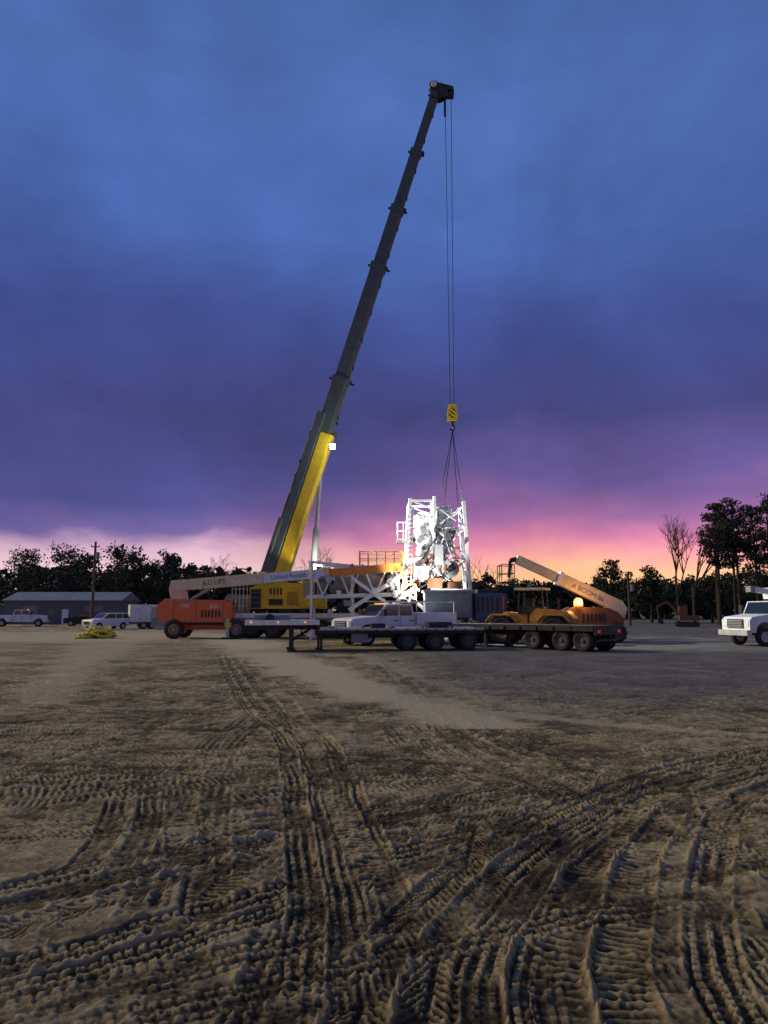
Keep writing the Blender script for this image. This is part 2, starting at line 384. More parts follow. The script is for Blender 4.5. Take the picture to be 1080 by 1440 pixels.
for nm, arr in (('crest', crest), ('light', light)):
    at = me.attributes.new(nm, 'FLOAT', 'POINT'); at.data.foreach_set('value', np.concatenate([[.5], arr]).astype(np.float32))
gm = bpy.data.materials.new('sandy_dirt'); gm.use_nodes = True
nt = gm.node_tree; N = nt.nodes; L = nt.links; b = N['Principled BSDF']; b.inputs['Roughness'].default_value = .92; b.inputs['Specular IOR Level'].default_value = .15
tc = N.new('ShaderNodeTexCoord')
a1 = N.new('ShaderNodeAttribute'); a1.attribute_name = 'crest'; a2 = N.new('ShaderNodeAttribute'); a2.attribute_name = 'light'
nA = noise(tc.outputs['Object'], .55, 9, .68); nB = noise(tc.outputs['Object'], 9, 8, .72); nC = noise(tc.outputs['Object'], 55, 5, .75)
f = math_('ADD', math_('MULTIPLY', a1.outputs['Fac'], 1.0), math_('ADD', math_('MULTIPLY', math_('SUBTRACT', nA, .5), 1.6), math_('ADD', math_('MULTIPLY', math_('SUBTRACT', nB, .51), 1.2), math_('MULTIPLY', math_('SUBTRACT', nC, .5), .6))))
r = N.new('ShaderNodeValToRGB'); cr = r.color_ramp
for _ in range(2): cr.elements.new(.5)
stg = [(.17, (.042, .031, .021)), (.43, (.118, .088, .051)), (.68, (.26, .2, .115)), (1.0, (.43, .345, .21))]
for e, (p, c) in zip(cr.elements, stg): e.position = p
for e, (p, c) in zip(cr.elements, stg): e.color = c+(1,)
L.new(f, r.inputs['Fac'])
mx = N.new('ShaderNodeMix'); mx.data_type = 'RGBA'; L.new(a2.outputs['Fac'], mx.inputs['Factor']); L.new(r.outputs[0], mx.inputs['A'])
r2 = N.new('ShaderNodeValToRGB'); r2.color_ramp.elements[0].color = (.31, .255, .165, 1); r2.color_ramp.elements[1].color = (.52, .44, .3, 1)
r2.color_ramp.elements[0].position = .3; r2.color_ramp.elements[1].position = .7
L.new(nB, r2.inputs['Fac']); L.new(r2.outputs[0], mx.inputs['B'])
sp = N.new('ShaderNodeSeparateXYZ'); L.new(tc.outputs['Object'], sp.inputs[0])
g1 = N.new('ShaderNodeMapRange'); g1.interpolation_type = 'SMOOTHSTEP'; g1.inputs[1].default_value = 13; g1.inputs[2].default_value = 24
L.new(math_('ADD', sp.outputs['Y'], math_('MULTIPLY', nA, 4)), g1.inputs[0])
g2 = N.new('ShaderNodeMapRange'); g2.interpolation_type = 'SMOOTHSTEP'; g2.inputs[1].default_value = 0; g2.inputs[2].default_value = 6
L.new(math_('ADD', sp.outputs['X'], math_('MULTIPLY', nA, 3)), g2.inputs[0])
r3 = N.new('ShaderNodeValToRGB'); r3.color_ramp.elements[0].color = (.055, .057, .063, 1); r3.color_ramp.elements[1].color = (.16, .158, .16, 1)
r3.color_ramp.elements[0].position = .3; r3.color_ramp.elements[1].position = .7; L.new(math_('ADD', math_('MULTIPLY', nA, .6), math_('MULTIPLY', nB, .4)), r3.inputs['Fac'])
mx3 = N.new('ShaderNodeMix'); mx3.data_type = 'RGBA'
L.new(math_('MULTIPLY', math_('MULTIPLY', g1.outputs[0], g2.outputs[0]), .8), mx3.inputs['Factor']); L.new(mx.outputs['Result'], mx3.inputs['A']); L.new(r3.outputs[0], mx3.inputs['B'])
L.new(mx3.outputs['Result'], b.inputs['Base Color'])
bp = N.new('ShaderNodeBump'); bp.inputs['Strength'].default_value = 1.0; bp.inputs['Distance'].default_value = .03
L.new(math_('ADD', nB, math_('MULTIPLY', nC, .8)), bp.inputs['Height']); L.new(bp.outputs[0], b.inputs['Normal'])
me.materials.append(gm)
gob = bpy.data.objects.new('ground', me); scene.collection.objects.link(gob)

# ------------------------------------------------------------------ trees
def leafclump(mb, c, r, n, sz, k, flat=.75):
    for _ in range(n):
        while True:
            p = Vector((R.uniform(-1, 1), R.uniform(-1, 1), R.uniform(-1, 1)))
            if p.length < 1: break
        p = Vector((p.x*r, p.y*r, p.z*r*flat))+Vector(c)
        a = Vector((R.gauss(0, 1), R.gauss(0, 1), R.gauss(0, 1))).normalized(); b_ = a.orthogonal().normalized()
        b_ = Matrix.Rotation(R.uniform(0, 6.28), 3, a) @ b_; e = a.cross(b_)
        s1 = sz*R.uniform(.5, 1.2); s2 = s1*R.uniform(.35, .8)
        mb.add([p-b_*s1/2, p+e*s2/2, p+b_*s1/2, p-e*s2/2*R.uniform(.5, 1)], [(0, 1, 2, 3)], k)
def broadleaf(mb, x, y, h, wd, n=26, sz=.8, per=26, trunk=True):
    if trunk: mb.cyl((x, y, 0), (x+R.uniform(-.3, .3), y, h*.7), h*.022+.08, 'bark', r2=.07, n=6, caps=False)
    for i in range(n):
        t = R.uniform(.22, 1); rr = wd*math.sin(min(1, (t-.12)/.9)*math.pi)**.6*R.uniform(.2, 1)
        a = R.uniform(0, 6.28); c = (x+math.cos(a)*rr, y+math.sin(a)*rr, h*t*R.uniform(.88, 1))
        if trunk and i % 3 == 0: mb.cyl((x, y, h*t*.55), c, .1, 'bark', r2=.03, n=4, caps=False)
        leafclump(mb, c, wd*R.uniform(.22, .4), per, sz, R.choice(('leafd', 'leafd', 'leafm')))
def branch(mb, p, d, ln, r, lv, spread=.5):
    q_ = p+d*ln
    mb.cyl(p, q_, r, 'bark', r2=r*.68, n=5 if lv > 2 else 3, caps=False)
    if lv == 0: return
    for i in range(R.choice((2, 3, 3)) if lv > 1 else 3):
        nd = (d+Vector((R.gauss(0, spread), R.gauss(0, spread), R.gauss(.12, spread*.5)))).normalized()
        branch(mb, p+d*ln*R.uniform(.65, 1), nd, ln*R.uniform(.62, .86), r*.62, lv-1, spread)
def bare(name, x, y, h, lv=6, r=.22, spread=.42):
    mb = MB(); branch(mb, Vector((0, 0, 0)), Vector((R.uniform(-.05, .05), 0, 1)).normalized(), h*.27, r, lv, spread)
    zt = max(v[2] for v in mb.v)
    return mb.finish(name, (x, y, 0), R.uniform(0, 6), recalc=False, scale=h/zt)
def pine(x, y, h, wd, bend=0, lo=.55):
    mb = MB(); pts = [Vector((bend*(t**2), 0, h*t)) for t in (0, .25, .5, .75, .97)]
    for i in range(4): mb.cyl(pts[i], pts[i+1], .26*(1-i*.2), 'bark', r2=.26*(1-(i+1)*.2)+.01, n=7, caps=False)
    for i in range(9):
        t = R.uniform(.3, .6); a = R.uniform(0, 6.28); b0 = Vector((bend*t*t, 0, h*t))
        mb.cyl(b0, b0+Vector((math.cos(a), math.sin(a), R.uniform(-.2, .5)))*R.uniform(.6, 1.8), .05, 'bark', r2=.015, n=4, caps=False)
    for i in range(40):
        t = R.uniform(lo, 1); a = R.uniform(0, 6.28); rr = wd*(1.1-max(0, t-.7)*1.9)*R.uniform(.3, 1)
        b0 = Vector((bend*t*t, 0, h*t*.95)); c = b0+Vector((math.cos(a)*rr, math.sin(a)*rr, R.uniform(.2, .8)))
        mb.cyl(b0, c, .07, 'bark', r2=.02, n=4, caps=False)
        leafclump(mb, c, R.uniform(.65, 1.25), 56, .45, R.choice(('pine', 'pine', 'leafd')), .5)
    return mb.finish('pine_tree', (x, y, 0), recalc=False)
tl = MB()
prof = [(-135, 14), (-90, 13.5), (-76, 13), (-62, 14.5), (-56, 16.5), (-46, 15), (-38, 11.5), (-28, 10.5), (-17, 12.5), (-10, 11.5), (0, 10.5), (14, 10), (22, 10.5), (30, 9.5), (40, 8.5), (52, 8.5), (62, 9), (75, 10), (95, 13), (135, 14)]
x = -130
while x < 135:
    h = np.interp(x, [p[0] for p in prof], [p[1] for p in prof])*R.uniform(.85, 1.06)
    broadleaf(tl, x, R.uniform(160, 182), h, R.uniform(3.0, 4.8), 30, 1.0, 26); x += R.uniform(1.5, 2.8)
for i in range(4500):
    leafclump(tl, (R.uniform(-140, 140), R.uniform(158, 190), R.uniform(0, 7.5)), 1.2, 1, 3.2, 'leafd')
for i in range(2500):
    leafclump(tl, (R.uniform(-140, -30), R.uniform(158, 190), R.uniform(5, 11)), 1.2, 1, 2.4, 'leafd')
tl.finish('distant_tree_line', recalc=False)
for (x, y, h, wd) in [(36, 118, 9.8, 3.4), (43, 120, 8.6, 3.0), (-62, 128, 12.5, 5), (-54, 126, 13.2, 5.0), (-46, 128, 12.8, 4.6), (-41, 130, 11, 3.5), (51, 116, 8, 3.4), (58, 114, 8, 3.4)]:
    mb = MB(); broadleaf(mb, 0, 0, h, wd, 46, .52, 66); mb.finish('broadleaf_tree', (x, y, 0), recalc=False)
pine(45.0, 100, 15.4, 2.3, .6, .5); pine(48.3, 101, 17.6, 2.8, -.5, .48); pine(51.4, 99, 17.4, 2.9, .4, .45); pine(46.6, 104, 17.2, 1.9, .3, .6); pine(54.2, 101, 18.5, 2.9, .2, .45); pine(50, 106, 16.0, 2.2, .2, .5); pine(52.8, 105, 17.0, 2.5, -.2, .5)
bare('bare_tree', 39.4, 100, 15.3, 6, .2, .34); bare('bare_tree', 42.4, 102, 14.2, 6, .18, .3); bare('bare_tree', -9.5, 120, 12.5, 6, .2); bare('bare_tree', 16, 125, 11.5, 6, .18); bare('bare_tree', -30, 130, 12, 6, .18); bare('bare_tree', -13, 124, 12, 6, .18); bare('bare_tree', 49.8, 97, 13.5, 6, .17, .32)

# ------------------------------------------------------------------ left background
mb = MB()
mb.b2(-8, 8, -5, 5, 0, 3.3, 'shed')
mb.prism([(-8.3, 3.3), (8.3, 3.3), (8.3, 3.42), (-8.3, 3.42)], -5.3, 5.3, 'shedroof')
mb.add([(-8.4, -5.4, 3.36), (8.4, -5.4, 3.36), (8.4, 0, 4.7), (-8.4, 0, 4.7), (-8.4, 5.4, 3.36), (8.4, 5.4, 3.36)], [(0, 1, 2, 3), (3, 2, 5, 4), (0, 3, 4), (1, 5, 2)], 'shedroof')
for i in range(33): mb.b2(-8+i*.5-.03, -8+i*.5+.03, -5.04, -5.003, 0, 3.25, 'shed')
for xx in (-4.5, 4.5):
    mb.b2(xx-1.2, xx+1.2, -5.08, -5.045, 0, 2.6, 'shedroof')
    for j in range(8): mb.b2(xx-1.2, xx+1.2, -5.1, -5.083, .1+j*.32, .13+j*.32, 'grey')
mb.b2(0, .9, -5.08, -5.045, 0, 2.1, 'white'); mb.b2(-1.9, -1.0, -5.08, -5.045, 1.1, 2.0, 'glass')
mb.finish('metal_shed', (-46.5, 112, 0), D2R(4))
mb = MB(); mb.b2(-9, 9, -3, 3, 0, 2.7, 'shed'); mb.prism([(-9.2, 2.7), (9.2, 2.7), (9.2, 2.88), (-9.2, 2.88)], -3.3, 3.3, 'shedroof')
for i in range(36): mb.b2(-9+i*.5-.03, -9+i*.5+.03, -3.04, -3.003, 0, 2.65, 'shedroof')
mb.finish('storage_building', (-64, 118, 0), D2R(3))
def pole(x, y, h, arms=True):
    mb = MB(); mb.cyl((0, 0, 0), (0, 0, h), .19, 'polew', r2=.13, n=10)
    if arms:
        mb.b2(-.5, .5, -.08, .08, h-.7, h-.58, 'polew')
        for a in (-.45, 0, .45): mb.cyl((a, 0, h-.58), (a, 0, h-.38), .05, 'grey', n=8)
        mb.cyl((.32, -.25, h-2.2), (.32, -.25, h-1.3), .22, 'grey')
    mb.finish('utility_pole', (x, y, 0), .3)
pole(-35.2, 90, 10.3); pole(31.6, 96, 6.6)

def arch(cx, r, z0, n=8):
    return [(cx+r*math.cos(math.pi*(1-i/n)), z0+r*math.sin(math.pi*(1-i/n))) for i in range(n+1)]
def car_suv(name, x, y, rz, k='truckwhite'):
    mb = MB()
    low = [(-2.3, .35)]+arch(-1.4, .42, .35)+arch(1.45, .42, .35)+[(2.3, .35), (2.35, .75), (2.25, 1.0), (1.2, 1.12), (-2.35, 1.12), (-2.4, .7)]
    mb.prism(low, -.92, .92, k)
    mb.prism([(1.15, 1.12), (.35, 1.7), (-2.0, 1.72), (-2.32, 1.12)], -.8, .8, k)
    for sy in (-1, 1):
        mb.prism([(.95, 1.17), (.3, 1.62), (-.45, 1.62), (-.45, 1.17)], sy*.803, sy*.815, 'glass')
        mb.prism([(-.55, 1.17), (-.55, 1.62), (-1.3, 1.62), (-1.3, 1.17)], sy*.803, sy*.815, 'glass')
        mb.prism([(-1.4, 1.17), (-1.4, 1.62), (-1.95, 1.62), (-2.15, 1.17)], sy*.803, sy*.815, 'glass')
        mb.b2(2.28, 2.36, sy*.85, sy*.5, .72, .9, 'white'); mb.b2(-2.42, -2.37, sy*.88, sy*.6, .8, 1.1, 'redlamp')
    mb.add([(1.14, -.72, 1.16), (1.14, .72, 1.16), (.43, .68, 1.68), (.43, -.68, 1.68)], [(0, 1, 2, 3)], 'glass')
    mb.b2(2.34, 2.38, -.45, .45, .55, .85, 'black')
    for cx in (-1.4, 1.45):
        for sy in (-1, 1): mb.wheel((cx, sy*.8, .36), .36, .24, lugs=False)
    return mb.finish(name, (x, y, 0), rz, .03)
car_suv('parked_suv', -29.3, 79, D2R(235)); car_suv('parked_suv', -61, 100, D2R(200), 'grey'); car_suv('parked_suv', -38.5, 96, D2R(190), 'dark')

def pickup(name, x, y, rz, sc=1, service=True, body='truckwhite'):
    mb = MB()
    low = [(-1.0, .55), (.9, .55)]+arch(1.85, .5, .55)+[(2.75, .55), (2.85, .7), (2.85, 1.18), (2.7, 1.32), (1.4, 1.42), (-1.0, 1.42)]
    mb.prism(low, -.98, .98, body)
    mb.prism([(1.32, 1.42), (.7, 2.02), (-.85, 2.06), (-1.0, 1.42)], -.86, .86, body)
    for sy in (-1, 1):
        y0, y1 = sy*.864, sy*.88
        mb.prism([(1.1, 1.47), (.62, 1.93), (.0, 1.95), (.0, 1.47)], y0, y1, 'glass')
        mb.prism([(-.12, 1.47), (-.12, 1.95), (-.78, 1.96), (-.86, 1.47)], y0, y1, 'glass')
        for xx in (1.15, -.06, -.93): mb.b2(xx-.012, xx+.012, sy*.983, sy*.988, .65, 1.4, 'black')
        mb.b2(.1, .28, sy*.985, sy*1.02, 1.2, 1.25, 'black'); mb.b2(-.8, -.62, sy*.985, sy*1.02, 1.2, 1.25, 'black')
        mb.b2(.95, 1.1, sy*1.0, sy*1.28, 1.45, 1.78, 'black')
        mb.b2(2.8, 2.875, sy*.92, sy*.62, .88, 1.2, 'white')
        mb.b2(.85, -.95, sy*.9, sy*1.02, .42, .5, 'black')
    mb.add([(1.32, -.8, 1.47), (1.32, .8, 1.47), (.78, .76, 2.01), (.78, -.76, 2.01)], [(0, 1, 2, 3)], 'glass')
    mb.b2(2.852, 2.9, -.58, .58, .8, 1.2, 'black')
    for i in range(4): mb.b2(2.902, 2.92, -.55, .55, .85+i*.09, .88+i*.09, 'rim')
    mb.b2(2.8, 3.02, -1.0, 1.0, .5, .76, 'rim')
    for i in range(5): mb.box((.55, -.4+i*.2, 2.07), (.12, .09, .05), 'ambmark')
    if service:
        mb.b2(-3.6, -1.05, -1.05, 1.05, .95, 1.62, body)
        for sy in (-1, 1):
            for i in range(4): mb.b2(-3.5+i*.62, -2.94+i*.62, sy*1.052, sy*1.065, 1.02, 1.56, 'truckwhite')
            mb.beam((-3.5, sy*.95, 1.62), (-3.5, sy*.95, 2.15), .05, .05, 'galv'); mb.beam((-1.1, sy*.95, 1.62), (-1.1, sy*.95, 2.15), .05, .05, 'galv')
            mb.beam((-3.6, sy*.95, 2.15), (.8, sy*.95, 2.2), .05, .05, 'galv')
        for xx in (-3.5, -2.3, -1.1): mb.beam((xx, -.95, 2.16), (xx, .95, 2.16), .05, .05, 'galv')
    else:
        mb.prism([(-3.3, .6)]+arch(-2.2, .5, .6)+[(-1.05, .6), (-1.05, 1.4), (-3.3, 1.4)], -1.0, 1.0, body)
    mb.b2(-3.5, 2.6, -.5, .5, .45, .65, 'black')
    for cx in (-2.2, 1.85):
        for sy in (-1, 1): mb.wheel((cx, sy*.88, .42), .42, .28, lugs=False)
    return mb.finish(name, (x, y, 0), rz, .025, sc)
pickup('pickup_truck', .3, 44.6, D2R(180+32), 1.15)
pickup('pickup_truck', -44.5, 92, D2R(20), 1.0, False)

mb = MB(); mb.b2(-1.9, 1.9, -1.1, 1.1, .7, 2.6, 'white')
for i in range(8): mb.b2(-1.9+i*.54-.02, -1.9+i*.54+.02, -1.115, -1.102, .75, 2.55, 'rim')
mb.b2(-2.0, 2.0, -1.15, 1.15, .6, .72, 'dark'); mb.beam((1.9, 0, .6), (3.0, 0, .55), .12, .12, 'dark')
for cx in (-.5, .4):
    for sy in (-1, 1): mb.wheel((cx, sy*1.15, .38), .38, .24, lugs=False)
mb.finish('enclosed_trailer', (-26.0, 82, 0), D2R(25), .03)
mb = MB()
for i in range(2): mb.b2(-1.2, 1.2, -1.1, 1.1, 0.2+i*1.1, 1.25+i*1.1, 'tan' if i else 'grey')
for i in range(6): mb.b2(-1.2+i*.48-.04, -1.2+i*.48+.04, -1.13, -1.102, .2, 2.3, 'grey')
mb.finish('storage_crate', (-23.2, 79, 0), .2, .02)

mb = MB()
for k in range(80):
    cx, cy = R.gauss(0, .6), R.gauss(0, .5); rr = R.uniform(.25, .6); hz = .85*math.exp(-(cx*cx/.8+cy*cy/.6))*R.uniform(.1, 1); tx, ty = R.uniform(-.4, .4), R.uniform(-.4, .4)
    pts = [Vector((cx+rr*math.cos(t), cy+rr*.8*math.sin(t), max(.05, hz+.05+rr*(tx*math.cos(t)+ty*math.sin(t))))) for t in np.linspace(0, R.uniform(4, 6.3), 12)]
    mb.tube(pts, .05, 'straw', 5)
mb.finish('coiled_yellow_hose_pile', (-20.6, 54.0, 0), recalc=False)

# ------------------------------------------------------------------ mobile crane
mb = MB(); Yc = 55
mb.b2(-11.2, -1.6, Yc-1.35, Yc+1.35, 1.15, 1.75, 'grey')
mb.b2(-11.2, -1.6, Yc-1.4, Yc-1.352, 1.45, 1.78, 'white')
for cx in (-9.6, -8.0, -4.4, -2.8):
    for sy in (-1, 1): mb.wheel((cx, Yc+sy*1.15, .68), .68, .45, 'rimd')
mb.prism([(-11.9, .9), (-10.1, .9), (-10.1, 3.1), (-11.3, 3.15), (-11.9, 2.2)], Yc-1.3, Yc+1.3, 'grey')
mb.prism([(-11.75, 2.2), (-11.28, 2.95), (-10.4, 2.95), (-10.4, 2.1)], Yc-1.32, Yc-1.303, 'glass')
for i in range(5):
    mb.beam((-10.9+i*.27, Yc-1.6, 2.0), (-10.9+i*.27, Yc-1.6, 4.1), .05, .05, 'galv')
for zz in (2.3, 2.9, 3.5, 4.1): mb.beam((-10.95, Yc-1.6, zz), (-9.75, Yc-1.6, zz), .05, .05, 'galv')
for xx in (-10.9, -2.0, -6.4):
    mb.b2(xx-.22, xx+.22, Yc-2.9, Yc+2.9, .8, 1.149, 'yellow')
    for sy in (-1, 1):
        mb.cyl((xx, Yc+sy*2.8, .1), (xx, Yc+sy*2.8, 1.4), .12, 'rim'); mb.cyl((xx, Yc+sy*2.8, 0.0), (xx, Yc+sy*2.8, .12), .4, 'dark')
mb.cyl((-7, Yc, 1.75), (-7, Yc, 2.1), 1.2, 'dark', n=24)
sprof = [(-9.7, 2.1), (-4.3, 2.1), (-4.3, 2.9), (-5.2, 3.6), (-6.2, 3.95), (-8.6, 4.05), (-9.7, 3.6)]
mb.prism(sprof, Yc-1.25, Yc-.55, 'yellow'); mb.prism(sprof, Yc+.55, Yc+1.25, 'yellow')
mb.b2(-9.6, -8.9, Yc-1.4, Yc+1.4, 2.15, 3.5, 'dark')
for i in range(3): mb.b2(-9.63, -8.87, Yc-1.43, Yc+1.43, 2.5+i*.38, 2.53+i*.38, 'grey')
mb.b2(-8.3, -7.3, Yc-1.28, Yc-1.253, 2.35, 2.8, 'dark'); mb.b2(-7.0, -6.2, Yc-1.28, Yc-1.253, 2.35, 3.3, 'machy')
for i in range(4): mb.b2(-8.25+i*.25, -8.13+i*.25, Yc-1.28, Yc-1.253, 3.1, 3.6, 'dark')
mb.prism([(-5.9, 2.2), (-4.4, 2.2), (-4.2, 3.2), (-4.6, 4.05), (-5.9, 4.1)], Yc-2.1, Yc-1.3, 'yellow')
mb.prism([(-5.75, 2.95), (-4.42, 2.95), (-4.36, 3.2), (-4.7, 3.95), (-5.75, 3.98)], Yc-2.125, Yc-2.103, 'glass')
mb.cyl((-8.6, Yc-.5, 4.1), (-8.6, Yc+.5, 4.1), .42, 'dark', n=18)
for i in range(8):
    mb.beam((-10+i*.75, Yc-1.3, 3.9), (-10+i*.75, Yc-1.3, 4.75), .04, .04, 'yellow')
mb.beam((-10, Yc-1.3, 4.75), (-4.8, Yc-1.3, 4.75), .04, .04, 'yellow'); mb.beam((-10, Yc-1.3, 4.35), (-4.8, Yc-1.3, 4.35), .035, .035, 'yellow')
P0 = Vector((-8.3, Yc, 3.2)); P1 = Vector((4.15, Yc-1, 42.9)); dB = (P1-P0).normalized()
def bz(zv): return P0+(P1-P0)*((zv-P0.z)/(P1.z-P0.z))
side = dB.cross(Vector((0, 1, 0))).normalized()
if side.x < 0: side = -side
depthv = side.cross(dB).normalized()
def bsec(za, zb, wd, dp, k, off=0):
    a, b_ = bz(za), bz(zb); hx = wd/2; hd = dp/2; c = wd*.22
    sh = [(-hx, -hd), (hx-c, -hd), (hx, -hd+c), (hx, hd-c), (hx-c, hd), (-hx, hd)]
    vs = [a+side*(p+off)+depthv*q2 for p, q2 in sh]+[b_+side*(p+off)+depthv*q2 for p, q2 in sh]
    n = len(sh)
    mb.add(vs, [tuple(range(n)), tuple(range(2*n-1, n-1, -1))]+[(i, (i+1) % n, n+(i+1) % n, n+i) for i in range(n)], k)
bsec(2.8, 15.2, 1.0, 1.3, 'yellow', .3)
bsec(4.2, 16.6, .7, 1.36, 'boomdark', -.56)
bsec(3.6, 8.5, .35, 1.45, 'boomdark', -1.0)
secs = [(13.5, 19.5, 1.2, 1.1), (19.5, 28.5, 1.08, 1.0), (28.5, 33.2, .94, .88), (33.2, 37.9, .8, .76), (37.9, 42.7, .66, .64)]
for za, zb, wd, dp in secs:
    bsec(za-.5, zb, wd, dp, 'boomdark')
    bsec(zb-.45, zb, wd*1.14, dp*1.14, 'boomdark', .0)
    p = bz(zb-.2); mb.beam(p-side*(wd*.8), p+side*(wd*.85), .12, .14, 'dark')
    mb.beam(bz(za+.3)-depthv*(dp*.5+.01)+side*(wd*.3), bz(zb-.5)-depthv*(dp*.5+.01)+side*(wd*.3), .03, .04, 'dark')
    for t in np.arange(za+1, zb-1, 2.2):
        p = bz(t); mb.box(p+side*(wd*.5), (.08, dp*.6, .3), 'dark')
for t in np.arange(5, 16, 1.1):
    p = bz(t)-side*.95; mb.box(p, (.18, 1.2, .3), R.choice(('dark', 'grey', 'galv')))
for t in (6, 8.2, 10.6, 13): mb.box(bz(t)-side*.56-depthv*.7, (.3, .04, R.uniform(.4, 1.2)), R.choice(('grey', 'galv')), Matrix.Rotation(.3, 3, 'Y'))
for t in np.arange(5.2, 13.6, 1.4): mb.beam(bz(t)+side*-.18-depthv*.66, bz(t)+side*.76-depthv*.66, .03, .06, 'machy')
mb.box(bz(40.8)-depthv*.34, (.16, .02, 1.1), 'galv', Matrix.Rotation(.3, 3, 'Y'))
mb.tube([bz(4)-side*1.0, bz(10)-side*1.08, bz(16.4)-side*.95], .09, 'dark')
mb.tube([bz(6)+side*.2-depthv*.75, bz(15)+side*.2-depthv*.75], .05, 'dark')
for t in np.arange(14.6, 17, .45):
    p = bz(t)+side*R.uniform(-.7, .8)-depthv*R.uniform(.5, .75); mb.box(p, (.5, .35, .3), R.choice(('dark', 'boomdark', 'grey')), Matrix.Rotation(R.uniform(-.6, .6), 3, 'Y'))
for t in (16.2, 19.4, 28.4, 33.1, 37.8):
    p = bz(t)+side*(.85-t*.008); mb.cyl(p-Vector((0, .3, 0)), p+Vector((0, .1, 0)), .1, 'dark', n=8)
mb.cyl((-5.3, Yc-.2, 3.2), (-5.05, Yc-.2, 8), .24, 'grey'); mb.cyl((-5.05, Yc-.2, 8), (-4.75, Yc-.2, 12.4), .15, 'rim')
mb.beam((-4.75, Yc-.2, 12.4), (-5.3, Yc, 12.2), .3, .3, 'dark')
hp = bz(42.9)
hprof = [(hp.x-.45, 42.2), (hp.x+.35, 42.2), (hp.x+1.25, 42.75), (hp.x+1.35, 43.15), (hp.x+.2, 43.5), (hp.x-.5, 43.45)]
mb.prism(hprof, hp.y-.35, hp.y-.25, 'dark'); mb.prism(hprof, hp.y+.25, hp.y+.35, 'dark')
for dx_, dz_ in ((1.0, -.05), (-.15, .35)):
    for k in range(3): mb.lathe([(.05, -.06), (.3, -.06), (.42, -.1), (.42, .1), (.3, .06), (.05, .06)], (hp.x+dx_, hp.y-.15+k*.15, 43+dz_), 'galv' if k == 0 else 'dark', n=18)
mb.cyl((hp.x-.2, hp.y-.5, 43.3), (hp.x-.2, hp.y+.5, 43.3), .22, 'white'); mb.box((hp.x+1.15, hp.y, 42.7), (.5, .7, .35), 'dark')
hx, hy = 5.12, 54.0
for dx_ in (-.26, .22):
    mb.cyl((hx+dx_, hy, 42.8), (hx+dx_*.6, hy, 17.2), .026, 'wire', n=5)
mb.cyl((hx-.28, hy, 42.8), (hx-.28, hy, 40.8), .09, 'dark', n=6)
kprof = [(hx-.34, 16.0), (hx+.34, 16.0), (hx+.38, 16.6), (hx+.28, 17.3), (hx-.28, 17.3), (hx-.38, 16.6)]
mb.prism(kprof, hy-.22, hy-.14, 'yellow'); mb.prism(kprof, hy+.14, hy+.22, 'yellow')
mb.lathe([(.04, -.1), (.26, -.1), (.26, .1), (.04, .1)], (hx, hy, 16.75), 'dark', n=18)
for a in range(3): mb.box((hx-.1+a*.1, hy-.228, 16.35+a*.25), (.5, .01, .07), 'black', Matrix.Rotation(.7, 3, 'Y'))
mb.cyl((hx, hy, 16.1), (hx, hy, 15.7), .1, 'dark')
mb.tube([Vector((hx+.17*math.sin(t), hy, 15.5+.2*math.cos(t))) for t in np.linspace(0, 4.6, 10)], .06, 'dark')
for tx, ty in ((3.9, 51.8), (5.6, 51.8), (4.4, 54.3), (5.5, 54.3)):
    mb.cyl((hx, hy, 15.35), (tx, ty, 9.45), .028, 'wire', n=5)
lp = Vector((-3.85, 54.0, 14.1))
mb.beam(lp+Vector((-.6, .5, .1)), lp, .08, .08, 'dark')
mb.box(lp+Vector((0, .1, 0)), (.5, .16, .42), 'dark'); mb.box(lp+Vector((0, 0, 0)), (.42, .03, .34), 'lamp')
cl = Vector((-4.7, Yc-1.75, 4.25)); mb.box(cl, (.3, .2, .2), 'dark'); mb.box(cl+Vector((0, -.02, .115)), (.24, .16, .02), 'lamp')  # invented lamp housing on the cab roof, goes with the added boom fill
mb.finish('mobile_crane', bevel=.02)

# ------------------------------------------------------------------ steel plant tower
mb = MB(); y0, y1 = 51.5, 54.6
def colx(i, zv):
    base = [(1.2, 1.85), (3.55, 3.55), (6.15, 5.6)][i]; t = (zv)/9.8; return base[0]+(base[1]-base[0])*t
for yy in (y0, y1):
    for i in range(3): mb.beam((colx(i, 0), yy, 0), (colx(i, (9.8, 9.95, 9.6)[i]), yy, (9.8, 9.95, 9.6)[i]), .24 if i != 1 else .2, .24, 'white')
    for zz in (3.4, 5.6, 7.7): mb.beam((colx(1, zz), yy, zz), (colx(2, zz), yy, zz), .11, .13, 'white')
    mb.beam((colx(0, 9.3), yy, 9.65), (colx(1, 9.3), yy, 9.65), .12, .14, 'white'); mb.beam((colx(0, 5.6), yy, 5.4), (colx(1, 5.6), yy, 5.8), .12, .14, 'white')
    for za, zb in ((3.4, 5.6), (5.6, 7.7), (7.7, 9.3)):
        mb.beam((colx(1, za), yy+.05, za), (colx(2, zb), yy+.05, zb), .08, .09, 'white')
        if za > 5: mb.beam((colx(2, za), yy-.05, za), (colx(1, zb), yy-.05, zb), .08, .09, 'white')
    mb.beam((colx(0, 3.4), yy, 3.4), (colx(1, 5.6), yy, 5.6), .12, .12, 'white')
    mb.beam((colx(1, 1.4), yy, 1.4), (colx(0, 3.4), yy, 3.4), .12, .12, 'white')
    mb.beam((colx(1, 7.7), yy, 9.0), (colx(0, 9.3), yy, 9.7), .1, .1, 'white')
for i in range(3):
    for zz in (3.4, 5.6, 7.7, 9.3): mb.beam((colx(i, zz), y0, zz), (colx(i, zz), y1, zz), .11, .13, 'white')
    for za, zb in ((3.4, 5.6), (7.7, 9.3)): mb.beam((colx(i, za), y0, za), (colx(i, zb), y1, zb), .08, .08, 'white')
